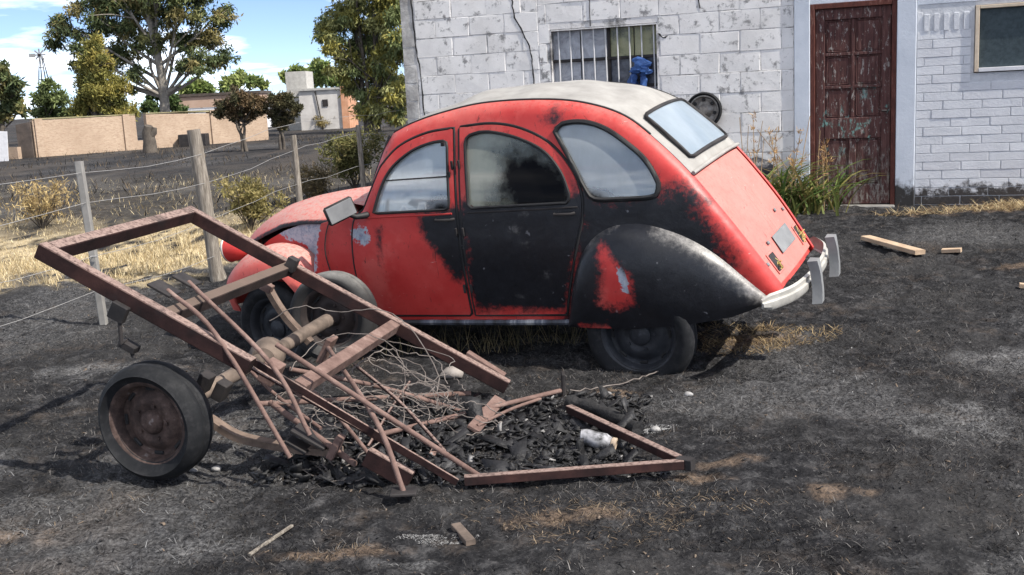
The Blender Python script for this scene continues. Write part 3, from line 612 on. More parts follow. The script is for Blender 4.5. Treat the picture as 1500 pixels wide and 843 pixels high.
rim = [((i+1)*41, i*41) for i in range(45)]+[(i*41+40, (i+1)*41+40) for i in range(45)]+[(k, k+1) for k in range(40)]
hm = mask(np.r_[V[:, 0], V[:, 0]], np.r_[V[:, 2], V[:, 2]]*0-9, False)
# burnt, blistered edge of the bonnet lip
lipd = np.abs(np.r_[np.tile(vs, 46), np.tile(vs, 46)]+1); hm[:, 0] = np.clip(.5+.045-lipd*1.1-.02, 0, 1)*np.where(np.abs(lipd) < .15, 1, .0)
mk('bonnet', np.vstack([V, Vb]), q+[tuple(np.array(f[::-1])+nV) for f in q]+[(a, b, b+nV, a+nV) for a, b in rim], M_hood, car, 60, {'mask': hm})['label'] = 'dusty red bonnet slightly lifted'
# scuttle, windscreen
sc = MB(); V = []
for x_, z_, hw in ((.60, 1.0, .52), (.66, 1.06, .53), (.74, 1.045, .545), (.78, 1.0, .55)):
    for v in np.linspace(-1, 1, 15): V.append((x_, hw*v, z_+.03*(1-v*v)))
sc.add(V, [(i*15+k, (i+1)*15+k, (i+1)*15+k+1, i*15+k+1) for i in range(3) for k in range(14)]); attr0(sc.build('scuttle', M_hood, car, 60))
V = []
for x_, z_, hw in ((.755, 1.035, .52), (.85, 1.24, .50), (.95, 1.425, .465)):
    for v in np.linspace(-1, 1, 9): V.append((x_-.02*(1-v*v), hw*v, z_+.02*(1-v*v)))
wsn = MB().add(V, [(i*9+k, i*9+k+1, (i+1)*9+k+1, (i+1)*9+k) for i in range(2) for k in range(8)]).build('windscreen', M_glass, car, 60); attr0(wsn)
MB().tube([(V[i][0]-.004, V[i][1], V[i][2]+.004) for i in (0, 9, 18)]+[(V[i][0], V[i][1], V[i][2]+.006) for i in range(19, 27)]+[(V[i][0]-.004, V[i][1], V[i][2]) for i in (17, 8)], .012, 6).build('windscreen_frame', M_steel_black, wsn, 50)
# nose grille, floor, bulkhead, seats, wheel
g = MB()
for k in range(7): g.tube([(-.55+.012*k, -.17, .44+.03*k), (-.56+.012*k, 0, .44+.03*k), (-.55+.012*k, .17, .44+.03*k)], .006, 6)
g.box((-.46, 0, .54), (.05, .40, .30)); g.build('grille', M_steel_black, car)
fl = MB(); fl.box((1.5, 0, .345), (2.3, 1.08, .03)); fl.box((.52, 0, .70), (.03, .86, .62)); fl.box((2.62, 0, .58), (.03, .86, .44)); fl.build('floor_pan', M_steel_black, car)
ax = MB(); ax.box((.0, 0, .70), (.72, .44, .26), None, .03); ax.box((.05, 0, .45), (.6, .52, .34), None, .04); ax.tube([(0, -.5, .3), (0, .5, .3)], .04, 8); ax.tube([(2.4, -.5, .3), (2.4, .5, .3)], .04, 8); ax.tube([(.1, -.35, .3), (2.3, -.35, .3)], .05, 8); ax.build('chassis', M_steel_black, car)
for x_ in (1.35, 2.18):
    st = MB(); st.box((x_-.1, 0, .62), (.48, 1.06, .16), None, .04); a_ = .24
    st.box((x_+.2, 0, .88), (.13, 1.06, .5), np.array([[math.cos(a_), 0, math.sin(a_)], [0, 1, 0], [-math.sin(a_), 0, math.cos(a_)]]), .05); st.build('seat', M_cloth, car, 40)
stw = MB(); an = np.linspace(0, 2*math.pi, 29); R_ = A3(.35, 0, .94); U1 = A3(0, 1, 0); U2 = np.cross(R_/np.linalg.norm(R_), U1); cS = A3(1.0, -.30, 1.02)
stw.tube([cS+.19*(math.cos(a)*U1+math.sin(a)*U2) for a in an], .011, 6, False); stw.tube([cS-.19*U2*0, cS+.19*U1], .012, 6); stw.tube([cS, cS-A3(.3, 0, .35)], .018, 6); stw.build('steering_wheel', M_grey, car, 60)
d_ = MB(); d_.box((.83, 0, .96), (.12, 1.0, .10), None, .03); d_.build('dashboard', M_grey, car, 40)
# door mirror
mr = MB(); cM = A3(.70, -.735, 1.055); nrm = A3(.80, -.60, .05); nrm /= np.linalg.norm(nrm); hx_ = np.cross(A3(0, 0, 1), nrm); hx_ /= np.linalg.norm(hx_)
Rm_ = np.stack([hx_*math.cos(.25)+A3(0, 0, 1)*math.sin(.25), nrm, A3(0, 0, 1)*math.cos(.25)-hx_*math.sin(.25)], 1)
mr.box(cM, (.185, .03, .115), Rm_, .012); mo = mr.build('mirror', M_steel_black, car, 40)
MB().box(cM+nrm*.016, (.165, .006, .096), Rm_, .002).build('mirror_face', M_grey, mo)
MB().tube([cM-nrm*.012, cM+A3(.06, .06, -.05), (.80, -.60, 1.0)], [.012, .016, .022], 8).build('mirror_arm', M_black, mo, 50)
# rear bumper: channel blade with overriders
path = [(x_, y_, .455+.0*abs(y_)) for y_, x_ in [(-.66, 3.07), (-.60, 3.12), (-.45, 3.19), (-.2, 3.225), (0, 3.23), (.2, 3.225), (.45, 3.19), (.60, 3.12), (.66, 3.07)]]
path = cr(path, 4); sec = [(.0, .052), (.016, .042), (.012, .012), (.026, .006), (.026, -.03), (.014, -.048), (-.004, -.052), (-.006, -.046), (.004, -.04), (.006, .04)]
V = []
for i, p_ in enumerate(path):
    t_ = path[min(i+1, len(path)-1)]-path[max(i-1, 0)]; o_ = A3(t_[1], -t_[0], 0); o_ /= np.linalg.norm(o_); k_ = min(1, .55+.45*min(i, len(path)-1-i)/3)
    V += [p_+o_*a_*.85+A3(0, 0, b_*k_*.82) for a_, b_ in sec]
m_ = len(sec); bp = MB().add(V, [(i*m_+k, (i+1)*m_+k, (i+1)*m_+(k+1) % m_, i*m_+(k+1) % m_) for i in range(len(path)-1) for k in range(m_)]+[tuple(range(m_)), tuple((len(path)-1)*m_+k for k in range(m_-1, -1, -1))]).build('bumper', M_chrome, car, 35)
for y_ in (-.27, .27):
    V = []; zs = np.linspace(-.115, .115, 9)
    for z_ in zs:
        w_ = .030+.016*(abs(z_)/.115)**2; b_ = 3.235+.018*math.cos(z_*11)+.012*max(0, -z_)/.13
        V += [(b_, y_-w_, .465+z_), (b_+.05, y_-w_*.75, .465+z_), (b_+.05, y_+w_*.75, .465+z_), (b_, y_+w_, .465+z_)]
    MB().add(V, [(i*4+k, i*4+(k+1) % 4, (i+1)*4+(k+1) % 4, (i+1)*4+k) for i in range(8) for k in range(4)]+[(3, 2, 1, 0), (32, 33, 34, 35)]).build('overrider', M_grey, bp, 35)
# ---- wheels
def wheel(name, parent, loc, R, rim, wd, mats, sdv=-1, flat=None, rot=(0, 0, 0), hubcap=True):
    tm, rm_, hm_ = mats
    w_ = bpy.data.objects.new(name, None); link(w_, parent); w_.location = loc; w_.rotation_euler = rot; w_.empty_display_size = .1
    h = wd/2
    prof = [(rim-.012, -h*.62), (rim+.01, -h*.80), (rim+.03, -h*.96), ((rim+R)/2, -h*1.06), (R-.03, -h*.96), (R-.012, -h*.80), (R-.002, -h*.5), (R, -h*.2), (R-.005, -h*.1), (R, 0), (R-.005, h*.1), (R, h*.2), (R-.002, h*.5), (R-.012, h*.80), (R-.03, h*.96), ((rim+R)/2, h*1.06), (rim+.03, h*.96), (rim-.012, h*.62)]
    def f(V):
        if flat is None: return V
        lo = V[:, 2] < -flat; ex = np.clip((-flat-V[:, 2])/.12, 0, 1); V = V.copy(); V[:, 1] *= 1+.45*ex+.12*np.clip((-V[:, 2])/R, 0, 1); V[:, 0] *= 1+.05*ex; V[lo, 2] = -flat-.006*ex[lo]; return V
    prof = [(r, y*(-sdv) if False else y) for r, y in prof]
    MB().lathe(prof, 56, (0, 0, 0), f).build('tyre', tm, w_, 60)
    s_ = 1                        # outer face at -y when sdv=-1
    rp_ = [(rim-.01, h*.70), (rim, -h*.45), (rim+.012, -h*.72), (rim+.008, -h*.80), (rim-.006, -h*.74), (rim-.018, -h*.5), (rim*.86, -h*.10), (rim*.78, -h*.02), (rim*.70, -h*.10), (rim*.60, -h*.30), (rim*.45, -h*.36), (rim*.40, -h*.28), (rim*.18, -h*.26), (0, -h*.26)]
    rp_ = [(r, y*(1 if sdv < 0 else -1)) for r, y in rp_]
    ro = MB().lathe(rp_, 40).build('rim', rm_, w_, 50)
    d_ = 1 if sdv < 0 else -1
    MB().lathe([(rim*.30, -h*.24*d_), (rim*.29, -h*.42*d_), (rim*.2, -h*.56*d_), (0, -h*.60*d_)], 20).build('hub_cap', hm_, ro, 50)
    nb_ = MB()
    for k in range(5):
        a_ = k*2*math.pi/5+.3; nb_.lathe([(.0, -h*.46*d_), (.009, -h*.44*d_), (.010, -h*.26*d_)], 6, (rim*.42*math.sin(a_), 0, rim*.42*math.cos(a_)))
    nb_.build('wheel_nuts', hm_, ro)['kind'] = 'stuff'; nb_ = MB()
    for k in range(8):
        a_ = k*2*math.pi/8; c_, s2 = math.cos(a_), math.sin(a_)
        nb_.box((rim*.80*s2, -h*.07*d_, rim*.80*c_), (.045, .012, .016), np.array([[c_, 0, s2], [0, 1, 0], [-s2, 0, c_]]), .004)
    nb_.build('rim_slots', M_black, ro)['kind'] = 'stuff'
    return w_
wheel('wheel', car, (2.40, -.60, .277), .30, .20, .145, (M_tyre, M_rim_dark, M_rim_dark), -1, .205)
wheel('wheel', car, (2.40, .60, .277), .30, .20, .145, (M_tyre, M_rim_dark, M_rim_dark), 1, None)
wheel('wheel', car, (.0, -.60, .305), .30, .20, .145, (M_tyre, M_rim_dark, M_rim_dark), -1, .20, (0, 0, math.radians(-6)))
wheel('wheel', car, (.0, .60, .305), .30, .20, .145, (M_tyre, M_rim_dark, M_rim_dark), 1, None, (0, 0, math.radians(-6)))
# burnt running wire draped over the flank
wv = MB(); q = [(.58, 1.03), (.50, .95), (.45, .80), (.47, .62)]
wv.tube([(x_, -(float(S(x_, z_, False))+.012), z_) for x_, z_ in cr(q, 5)], .004, 5); wv.build('hanging_wire', M_steel_black, car, 60)
# ------------------------------------------------------------------ the house (local: x along the front, y into the house, z up)
house = empty('house', (float(WO[0]), float(WO[1]), 0), 'low whitewashed house of concrete block and brick with brown door', 'house')
house.rotation_euler = (0, 0, -PHI)
TOP = 2.95
n = N('whitewashed_block'); P = n.geo(); oi = n.n('ShaderNodeObjectInfo').outputs['Random']
nb = n.noise(3.2, 6, .65, P); nf = n.noise(38, 6, .75, P); nm = n.noise(11, 6, .7, P)
c = n.ramp(nb, [(.3, (.66, .645, .625)), (.6, (.80, .785, .765))])
c = n.mix(n.step(n.math('ADD', nm, n.math('MULTIPLY', oi, .10)), .60, .74), c, (.27, .265, .26))
c = n.mix(n.math('MULTIPLY', n.step(nf, .60, .72), .7), c, (.17, .165, .16))
c = n.mix(n.math('MULTIPLY', n.step(n.sepx(P, 2), .95, .35), n.step(nm, .35, .6)), c, (.20, .185, .17))
M_block = n.done(n.bsdf(c, .95, n.bump(n.math('ADD', nf, n.math('MULTIPLY', nm, .8)), .45, .005), 0, .12))
n = N('bare_block'); P = n.geo(); nf = n.noise(30, 6, .75, P); nm = n.noise(5, 5, .7, P)
M_bare = n.done(n.bsdf(n.ramp(nm, [(.35, (.26, .25, .24)), (.55, (.42, .41, .395)), (.7, (.62, .61, .59))]), .95, n.bump(nf, .9, .012), 0, .12))
n = N('mortar'); nf = n.noise(30, 5, .7, n.geo()); M_mortar = n.done(n.bsdf(n.ramp(n.noise(4.5, 6, .7, n.geo()), [(.32, (.08, .077, .074)), (.42, (.34, .33, .32)), (.50, (.68, .665, .65))]), .95, n.bump(nf, .7, .01), 0, .1))
n = N('pale_blue_paint'); P = n.geo(); nb = n.noise(4, 6, .65, P); nf = n.noise(45, 5, .7, P)
c = n.ramp(nb, [(.3, (.50, .545, .61)), (.7, (.61, .65, .71))])
lowz = n.math('ADD', n.sepx(P, 2), n.math('MULTIPLY', n.math('SUBTRACT', n.noise(9, 5, .7, P), .5), .5))
c = n.mix(n.step(lowz, .50, .36), c, (.04, .038, .037)); c = n.mix(n.math('MULTIPLY', n.step(nf, .63, .73), .5), c, (.22, .23, .25))
M_blue = n.done(n.bsdf(c, .85, n.bump(nf, .4, .006), 0, .2))
n = N('painted_brick'); P = n.geo(); oi = n.n('ShaderNodeObjectInfo').outputs['Random']; nb = n.noise(5, 6, .65, P); nf = n.noise(50, 5, .7, P)
c = n.mix(n.math('MULTIPLY', oi, .35), n.ramp(nb, [(.3, (.60, .615, .64)), (.7, (.71, .725, .75))]), (.47, .47, .50))
lowz = n.math('ADD', n.sepx(P, 2), n.math('MULTIPLY', n.math('SUBTRACT', n.noise(8, 5, .75, P), .5), .55))
c = n.mix(n.step(lowz, .47, .36), c, n.mix(nf, (.018, .017, .017), (.09, .08, .075))); c = n.mix(n.math('MULTIPLY', n.step(nf, .64, .74), .5), c, (.2, .2, .21))
M_brick = n.done(n.bsdf(c, .88, n.bump(nf, .5, .008), 0, .18))
M_brick_mortar = simple('painted_mortar', (.46, .475, .50), (.60, .615, .64), 12, .95, .5, 60, .006)
def part(name, mat, parent, smooth=None, bev=.006, *boxes):
    m = MB()
    for (x0, x1, y0, y1, z0, z1) in boxes: m.box(((x0+x1)/2, (y0+y1)/2, (z0+z1)/2), (x1-x0, y1-y0, z1-z0), None, bev)
    return m.build(name, mat, parent, smooth)
# shared block meshes with uneven faces
def rough_block(seed, fine=1.):
    r = np.random.default_rng(seed); bm = bmesh.new(); bmesh.ops.create_cube(bm, size=1)
    bmesh.ops.bevel(bm, geom=bm.edges[:], offset=.022, segments=1, affect='EDGES')
    V = np.array([tuple(v.co) for v in bm.verts]); bm.verts.index_update(); F_ = [tuple(v.index for v in f.verts) for f in bm.faces]; bm.free()
    V += r.normal(0, 1, V.shape)*A3(.006, .02, .012)*fine
    me = bpy.data.meshes.new('block'); me.from_pydata([tuple(v) for v in V], [], F_); return me
def blockset(mat, k=6, s0=0):
    L = []
    for i in range(k): me = rough_block(s0+i, .35 if s0 == 40 else .7); me.materials.append(mat); L.append(me)
    return L
BLK = blockset(M_block); BARE = blockset(M_bare, 3, 20); BRK = blockset(M_brick, 6, 40)
def piece(name, meshes, parent, x0, x1, z0, z1, depth=.10, proud=0., gap=.006):
    o = bpy.data.objects.new(name, meshes[rng.integers(len(meshes))]); link(o, parent)
    o.location = ((x0+x1)/2, depth/2-proud, (z0+z1)/2); o.scale = (x1-x0-gap, depth, z1-z0-gap); o.rotation_euler = (rng.normal(0, .003), rng.normal(0, .003), rng.normal(0, .003)); return o
bw = part('block_wall', M_mortar, house, None, 0, (-4.20, -2.50, .0045, .18, .0, TOP), (-1.35, -.01, .0045, .18, .0, TOP), (-2.50, -1.35, .0045, .18, 2.13, TOP), (-2.50, -1.35, .0045, .18, .0, 1.10))
W0x, W1x, W0z, W1z = -2.495, -1.35, 1.10, 2.125
for r in range(-1, 12):
    for seg, (xa, xb, dz) in enumerate(((-4.04, -2.62, -.065), (-2.62, -.012, 0.))):
        z0 = .394+.2*r+dz; z1 = z0+.2
        if z1 < .15 or z0 > TOP: continue
        z0 = max(z0, .10); z1 = min(z1, TOP); off = (.2 if r % 2 else 0.)+(.07 if seg else 0)
        xs = [xa]+[v for v in np.arange(-4.4+off, .2, .4) if xa+.06 < v < xb-.06]+[xb]
        for a, b in zip(xs[:-1], xs[1:]):
            cells = [(a, b)]
            if z1 > W0z+.02 and z0 < W1z-.02:                    # cut round the window
                cells = [(p, q) for p, q in ((a, min(b, W0x)), (max(a, W1x), b)) if q-p > .04]
            for p, q in cells:
                zt, zb_ = z1, z0
                if q > W0x+.01 and p < W1x-.01: 
                    if z0 < W1z < z1: zb_ = W1z+.005
                    if z0 < W0z < z1: zt = W0z
                if zt-zb_ < .04: continue
                bare = (2.2 < z0 < 2.45 and -2.75 < p < -1.0 and rng.random() < .3)
                piece('concrete_block', BARE if bare else BLK, bw, p, q, zb_, zt, .10, rng.normal(0, .001), .010 if rng.random() < .3 else .005)
col = part('corner_column', M_mortar, house, None, 0, (-4.195, -4.05, .02, .19, 0, TOP))
z = .1
while z < TOP: piece('concrete_block', BARE, col, -4.205, -4.045, z, min(z+.195, TOP), .11, .0, .006); z += .195
# cracks down the wall: dark ragged gaps proud of nothing, built as thin wedges in the joints
def crack(pts, w0):
    q = cr(pts, 5); m = MB(); V = []
    for i, (x, z) in enumerate(q):
        wv = w0*(.45+.8*rng.random()); j = rng.normal(0, .004); V += [(x+j-wv/2, -.0045, z), (x+j+wv/2, -.0045, z), (x+j+wv/2, .012, z), (x+j-wv/2, .012, z)]
    Fc = [(i*4+k, i*4+(k+1) % 4, (i+1)*4+(k+1) % 4, (i+1)*4+k) for i in range(len(q)-1) for k in range(4)]
    m.add(V, Fc+[(3, 2, 1, 0), tuple(len(V)-4+k for k in range(4))]).build('wall_crack', M_char, bw)
crack([(-2.98, 2.95), (-2.95, 2.62), (-2.90, 2.48), (-2.87, 2.28), (-2.78, 2.10), (-2.72, 1.95), (-2.70, 1.75), (-2.68, 1.45)], .016)
crack([(-4.06, 2.6), (-4.05, 2.2), (-4.03, 1.95), (-4.0, 1.72), (-3.99, 1.4), (-3.97, 1.1)], .014)
crack([(-.98, 2.95), (-.96, 2.6), (-.94, 2.42), (-.92, 2.24)], .010); crack([(-1.12, 2.9), (-1.115, 2.42)], .008)
crack([(-1.34, 2.02), (-1.29, 1.97), (-1.25, 1.99)], .022); crack([(-2.05, 2.9), (-2.05, 2.14)], .009)
# barred window
win = empty('window'); win.parent = house; win['label'] = 'barred steel window with papered panes'
part('window_recess', M_mortar, win, None, 0, (W0x, W0x+.012, .0, .16, W0z, W1z), (W1x-.012, W1x, .0, .16, W0z, W1z), (W0x, W1x, .0, .17, W1z-.012, W1z))
M_bar = simple('white_bar_paint', (.45, .45, .45), (.62, .62, .62), 12, .6, .2)
for k in range(9):
    x = W0x+.085+.1265*k; b = MB().tube([(x, .03, W0z), (x+.004, .03, 1.6), (x, .03, W1z)], .0075, 8).build('window_bar', M_bar, win, 60)
for z in (1.515, 1.805):
    b = MB().box(((W0x+W1x)/2, .045, z), (W1x-W0x-.03, .014, .024)).build('cross_bar', M_steel_black, win)
n = N('papered_pane'); nb = n.noise(5, 6, .7, n.co, dist=1.5); oi = n.n('ShaderNodeObjectInfo').outputs['Random']
M_pane = n.done(n.bsdf(n.ramp(nb, [(.3, (.14, .15, .17)), (.45, (.34, .35, .38)), (.7, (.50, .52, .56))]), .25, n.bump(nb, .4, .02), 0, .5))
n = N('yellowed_pane'); nb = n.noise(4, 5, .7); M_pane_y = n.done(n.bsdf(n.ramp(nb, [(.35, (.06, .07, .055)), (.5, (.26, .26, .14)), (.7, (.34, .33, .20))]), .25, n.bump(nb, .3, .02), 0, .5))
n = N('dark_pane'); nb = n.noise(5, 5, .7); M_pane_d = n.done(n.bsdf(n.ramp(nb, [(.35, (.025, .028, .04)), (.65, (.13, .14, .17))]), .2, n.bump(nb, .3, .02), 0, .5))
cx = W0x+.615
fr_ = MB()
for (x0, x1) in ((W0x+.012, cx-.012), (cx+.012, W1x-.012)):
    for i, (z0, z1) in enumerate(((1.11, 1.50), (1.53, 1.79), (1.82, W1z-.014))):
        mt = M_pane if x0 < cx-.1 else (M_pane, M_pane_d, M_pane_y)[i]
        xm = (x0+x1)/2
        for xa, xb in ((x0, xm-.006), (xm+.006, x1)): part('window_pane', mt, win, None, 0, (xa, xb, .09, .095, z0, z1))
part('window_mullion', M_steel_black, win, None, 0, (cx-.014, cx+.014, .06, .10, W0z, W1z-.012))
for z in (1.515, 1.805): part('glazing_bar', M_steel_black, win, None, 0, (W0x+.012, W1x-.012, .07, .105, z-.016, z+.016))
# blue cloth knotted on the bars
m = MB(); r2 = np.random.default_rng(3)
V = []; Fc = []
def rag(center, sz, seed, n1=14, n2=9):
    r3 = np.random.default_rng(seed); V = []
    for i in range(n1):
        for j in range(n2):
            u, v = i/(n1-1)*2-1, j/(n2-1)*math.pi*2; rr = math.sqrt(max(.0, 1-u*u))*(1+.28*math.sin(3*v+5*u+seed)+.15*r3.normal())
            V.append((center[0]+sz[0]*rr*math.cos(v)+sz[0]*.4*math.sin(2.2*u+seed), center[1]+sz[1]*rr*math.sin(v), center[2]+sz[2]*u))
    return V, [(i*n2+j, (i+1)*n2+j, (i+1)*n2+(j+1) % n2, i*n2+(j+1) % n2) for i in range(n1-1) for j in range(n2)]
for c_, s_, sd_ in (((-1.555, -.02, 1.715), (.085, .05, .09), 1), ((-1.60, -.015, 1.50), (.05, .04, .15), 4), ((-1.515, -.015, 1.53), (.035, .035, .13), 7), ((-1.49, -.03, 1.66), (.06, .04, .05), 9)): m.add(*rag(c_, s_, sd_))
rg = m.build('blue_cloth', simple('blue_cloth', (.012, .03, .11), (.05, .13, .36), 9, .7, .6, 30, .01), None, 60); rg.matrix_world = Matrix.LocRotScale(Vector((WO[0], WO[1], 0)), Matrix.Rotation(-PHI, 3, 'Z').to_quaternion(), None)
tag(rg, 'crumpled blue cloth tied to the window bars', 'cloth')
# pillars, lintel, door
part('pillar', M_blue, house, None, .006, (-.008, .140, -.02, .2, 0, TOP)); part('pillar', M_blue, house, None, .006, (.930, 1.102, -.02, .2, 0, TOP))
part('lintel', M_blue, house, None, .004, (.141, .929, -.006, .2, 2.19, TOP))
door = empty('door'); door.parent = house; door['label'] = 'weathered brown panelled door with peeling turquoise paint'
n = N('peeling_door_paint'); P = n.geo(); nb = n.noise(7, 7, .7, n.scl((1, 1, .6), P)); nf = n.noise(26, 6, .75, n.scl((1.3, 1.3, .45), P)); ng = n.noise(16, 4, .6, n.scl((3, 3, .3), P)); zc = n.sepx(P, 2)
c = n.ramp(ng, [(.3, (.045, .020, .019)), (.55, (.095, .042, .038)), (.75, (.16, .085, .074))])
c = n.mix(n.step(nf, .57, .63), c, (.30, .275, .255))
tq = n.math('MULTIPLY', n.step(nb, .57, .64), n.math('MULTIPLY', n.step(zc, .60, .95), n.step(zc, 1.6, 1.15)))
c = n.mix(n.math('MULTIPLY', tq, n.step(nf, .42, .54)), c, (.16, .33, .30))
c = n.mix(n.math('MULTIPLY', n.step(zc, .95, .40), n.step(nf, .45, .6)), c, (.24, .215, .19))
M_door = n.done(n.bsdf(c, .8, n.bump(n.math('ADD', nf, ng), .6, .006), 0, .25))
n = N('door_frame_paint'); nf = n.noise(18, 5, .7, n.scl((2, 2, .5))); M_frame = n.done(n.bsdf(n.ramp(nf, [(.3, (.055, .018, .014)), (.6, (.12, .04, .030)), (.75, (.24, .15, .12))]), .75, n.bump(nf, .5, .005), 0, .25))
part('door_frame', M_frame, door, None, .003, (.142, .186, -.012, .10, .2, 2.19)); part('door_frame', M_frame, door, None, .003, (.884, .928, -.012, .10, .2, 2.19)); part('door_frame', M_frame, door, None, .003, (.187, .883, -.012, .10, 2.142, 2.19))
lf = part('door_leaf', M_door, door, None, .003, (.19, .88, .040, .06, .27, 2.14))
for x0, x1 in ((.19, .275), (.795, .88)): part('stile', M_door, door, None, .004, (x0, x1, .020, .039, .27, 2.14))
part('stile', M_door, door, None, .004, (.520, .548, .022, .039, 1.11, 2.03))
part('stile', M_door, door, None, .004, (.500, .568, .022, .039, .47, .90))
for z0, z1 in ((.27, .46), (.905, 1.105), (2.035, 2.14)): part('rail', M_door, door, None, .004, (.276, .794, .018, .039, z0, z1))
for z in (1.40, 1.71):
    for x0, x1 in ((.276, .519), (.549, .794)): part('rail', M_door, door, None, .003, (x0, x1, .022, .039, z-.014, z+.014))
for z0, z1 in ((1.11, 1.384), (1.416, 1.694), (1.726, 2.03)):
    for x0, x1 in ((.285, .512), (.556, .786)): part('door_panel', M_door, door, None, .012, (x0+.012, x1-.012, .030, .0395, z0+.012, z1-.012))
for x0, x1 in ((.285, .492), (.576, .786)): part('door_panel', M_door, door, None, .014, (x0+.01, x1-.01, .026, .0395, .48, .89))
MB().tube([(.84, .02, 1.16), (.84, -.02, 1.16), (.80, -.025, 1.16)], .009, 8).build('door_handle', M_steel_black, door, 60)
part('threshold', M_postc, door, None, .01, (.14, .93, -.10, .10, .12, .262))
# painted brick wall with window
br = part('brick_wall', M_brick_mortar, house, None, 0, (1.102, 3.4, .006, .2, 0, 1.47), (1.102, 1.60, .006, .2, 1.471, TOP), (1.601, 2.419, .006, .2, 2.08, TOP), (2.42, 3.4, .006, .2, 1.471, TOP))
z = .175; r = 0
while z < 1.86:
    off = (.0, .17, .07, .24)[r % 4]; xs = [1.106]+[v for v in np.arange(1.0+off, 3.3, .34) if 1.16 < v < 3.22]+[3.3]
    for a, b in zip(xs[:-1], xs[1:]):
        z1 = z+.081
        if z1 > 1.455 and b > 1.57 and a < 2.45:
            cells = [(p, q) for p, q in ((a, min(b, 1.575)), (max(a, 2.45), b)) if q-p > .05]
        else: cells = [(a, b)]
        for p, q in cells:
            if p > 2.75: continue
            piece('brick', BRK, br, p, q, z, z1, .06, rng.normal(.002, .0008), .007)
    z += .081; r += 1
for k in range(5): piece('brick', BRK, br, 1.165+.085*k, 1.215+.085*k, 1.868, 2.03, .06, .006, .006)
part('plaster_band', M_blue, br, None, .004, (1.108, 3.35, .0, .10, 2.115, TOP))
part('brick', M_brick, br, None, .004, (1.108, 1.155, .004, .06, 1.868, 2.05))
w2 = empty('window'); w2.parent = house; w2['label'] = 'small dark glazed window with cream wooden frame'
M_cream = simple('cream_wood', (.52, .42, .31), (.66, .56, .44), 10, .7, .3); M_sillw = simple('white_sill', (.58, .58, .60), (.70, .70, .72), 10, .7, .2)
n = N('dark_mesh_glass'); nb = n.noise(30, 3, .6); M_dark = n.done(n.bsdf(n.ramp(nb, [(.3, (.030, .046, .054)), (.7, (.055, .076, .085))]), .6, None, 0, .25))
part('window_frame', M_cream, w2, None, .003, (1.605, 1.640, -.02, .06, 1.478, 2.075)); part('window_frame', M_cream, w2, None, .003, (1.641, 2.41, -.02, .06, 2.045, 2.075)); part('window_frame', M_cream, w2, None, .003, (2.38, 2.415, -.02, .06, 1.478, 2.044))
part('window_sill', M_sillw, w2, None, .003, (1.641, 2.379, -.028, .06, 1.478, 1.515)); part('window_pane', M_dark, w2, None, 0, (1.641, 2.379, .02, .026, 1.516, 2.044))
# carcass and roof
part('side_wall', M_conc, house, None, 0, (-4.19, -4.0, .20, 5.0, 0, TOP), (3.2, 3.39, .21, 5.0, 0, TOP), (-3.99, 3.19, 4.8, 4.99, 0, TOP))
part('roof', M_conc, house, None, .01, (-4.25, 3.45, .02, 5.1, TOP+.002, TOP+.14))
HM = Matrix.LocRotScale(Vector((WO[0], WO[1], 0)), Matrix.Rotation(-PHI, 3, 'Z').to_quaternion(), None)
# old bare wheel hung on the wall
hw_ = empty('hanging_wheel', (0, 0, 0), 'old rusty wheel with spoked hub hung on the block wall', 'wheel')
m = MB().lathe([(.150, -.02), (.168, -.045), (.180, -.03), (.182, 0), (.170, .03), (.150, .02), (.150, -.02)], 40).build('tyre', M_tyre, hw_, 50)
m = MB().lathe([(.148, .02), (.150, -.028), (.138, -.032), (.125, -.010), (.09, .0), (.055, -.02), (.045, -.03), (0, -.03)], 32); m = m.build('rim', simple('tarnished_metal', (.10, .09, .08), (.33, .31, .28), 25, .5, .5, 60, .004, .4), hw_, 40)
for k in range(7):
    a_ = k*2*math.pi/7; MB().box((.108*math.sin(a_), -.016, .108*math.cos(a_)), (.034, .014, .03), np.array([[math.cos(a_), 0, math.sin(a_)], [0, 1, 0], [-math.sin(a_), 0, math.cos(a_)]]), .006).build('rim_hole', M_black, m)
hw_.matrix_world = HM@Matrix.Translation((-.885, -.05, 1.235))
# ------------------------------------------------------------------ burnt trailer
tr = empty('trailer', (-.95, 4.6, 0), 'rusted burnt-out two wheel trailer frame tipped on the ground', 'trailer')
D_, C_, A_, B_ = A3(-.272, 3.978, .05), A3(-.032, 5.172, .06), A3(-1.872, 4.28, .98), A3(-1.593, 5.48, .983)
tl = (A_-D_)/np.linalg.norm(A_-D_); tw = (C_-D_)/np.linalg.norm(C_-D_); tn = np.cross(tw, tl); tn /= np.linalg.norm(tn)
if tn[2] < 0: tn = -tn
def fp(l, w_, o=0.): return D_+tl*l+tw*w_+tn*o
TO = A3(-.95, 4.6, 0)
def tb_(name, mat, a, b, w_, h_=None, up=None, ch=.06):
    return MB().beam(np.asarray(a)-TO, np.asarray(b)-TO, w_, h_, tn if up is None else up, ch).build(name, mat, tr)
tb_('frame_beam', M_rust, fp(.90, 0), fp(1.875, 0), .055, .065); tb_('frame_beam', M_rust, fp(.02, 1.22), fp(1.875, 1.22), .055, .065)
tb_('cross_beam', M_rust, fp(1.847, .029), fp(1.847, 1.191), .055, .064)
tb_('cross_beam', M_steel_rust, fp(1.30, .029), fp(1.27, 1.191), .05, .055); tb_('cross_beam', M_rust_l, fp(.70, .029), fp(.66, 1.191), .055, .055)
tb_('broken_beam', M_rust_l, fp(.06, 1.275, .01), fp(.28, 1.285, .02), .05, .05)
# angle strip under the near beam
tb_('angle_strip', M_rust, fp(-.03, -.012, .0), fp(1.1, .038, .012), .012, .028); tb_('angle_strip', M_rust, fp(-.02, .035, -.025), fp(1.02, .045, -.025), .026, .008)
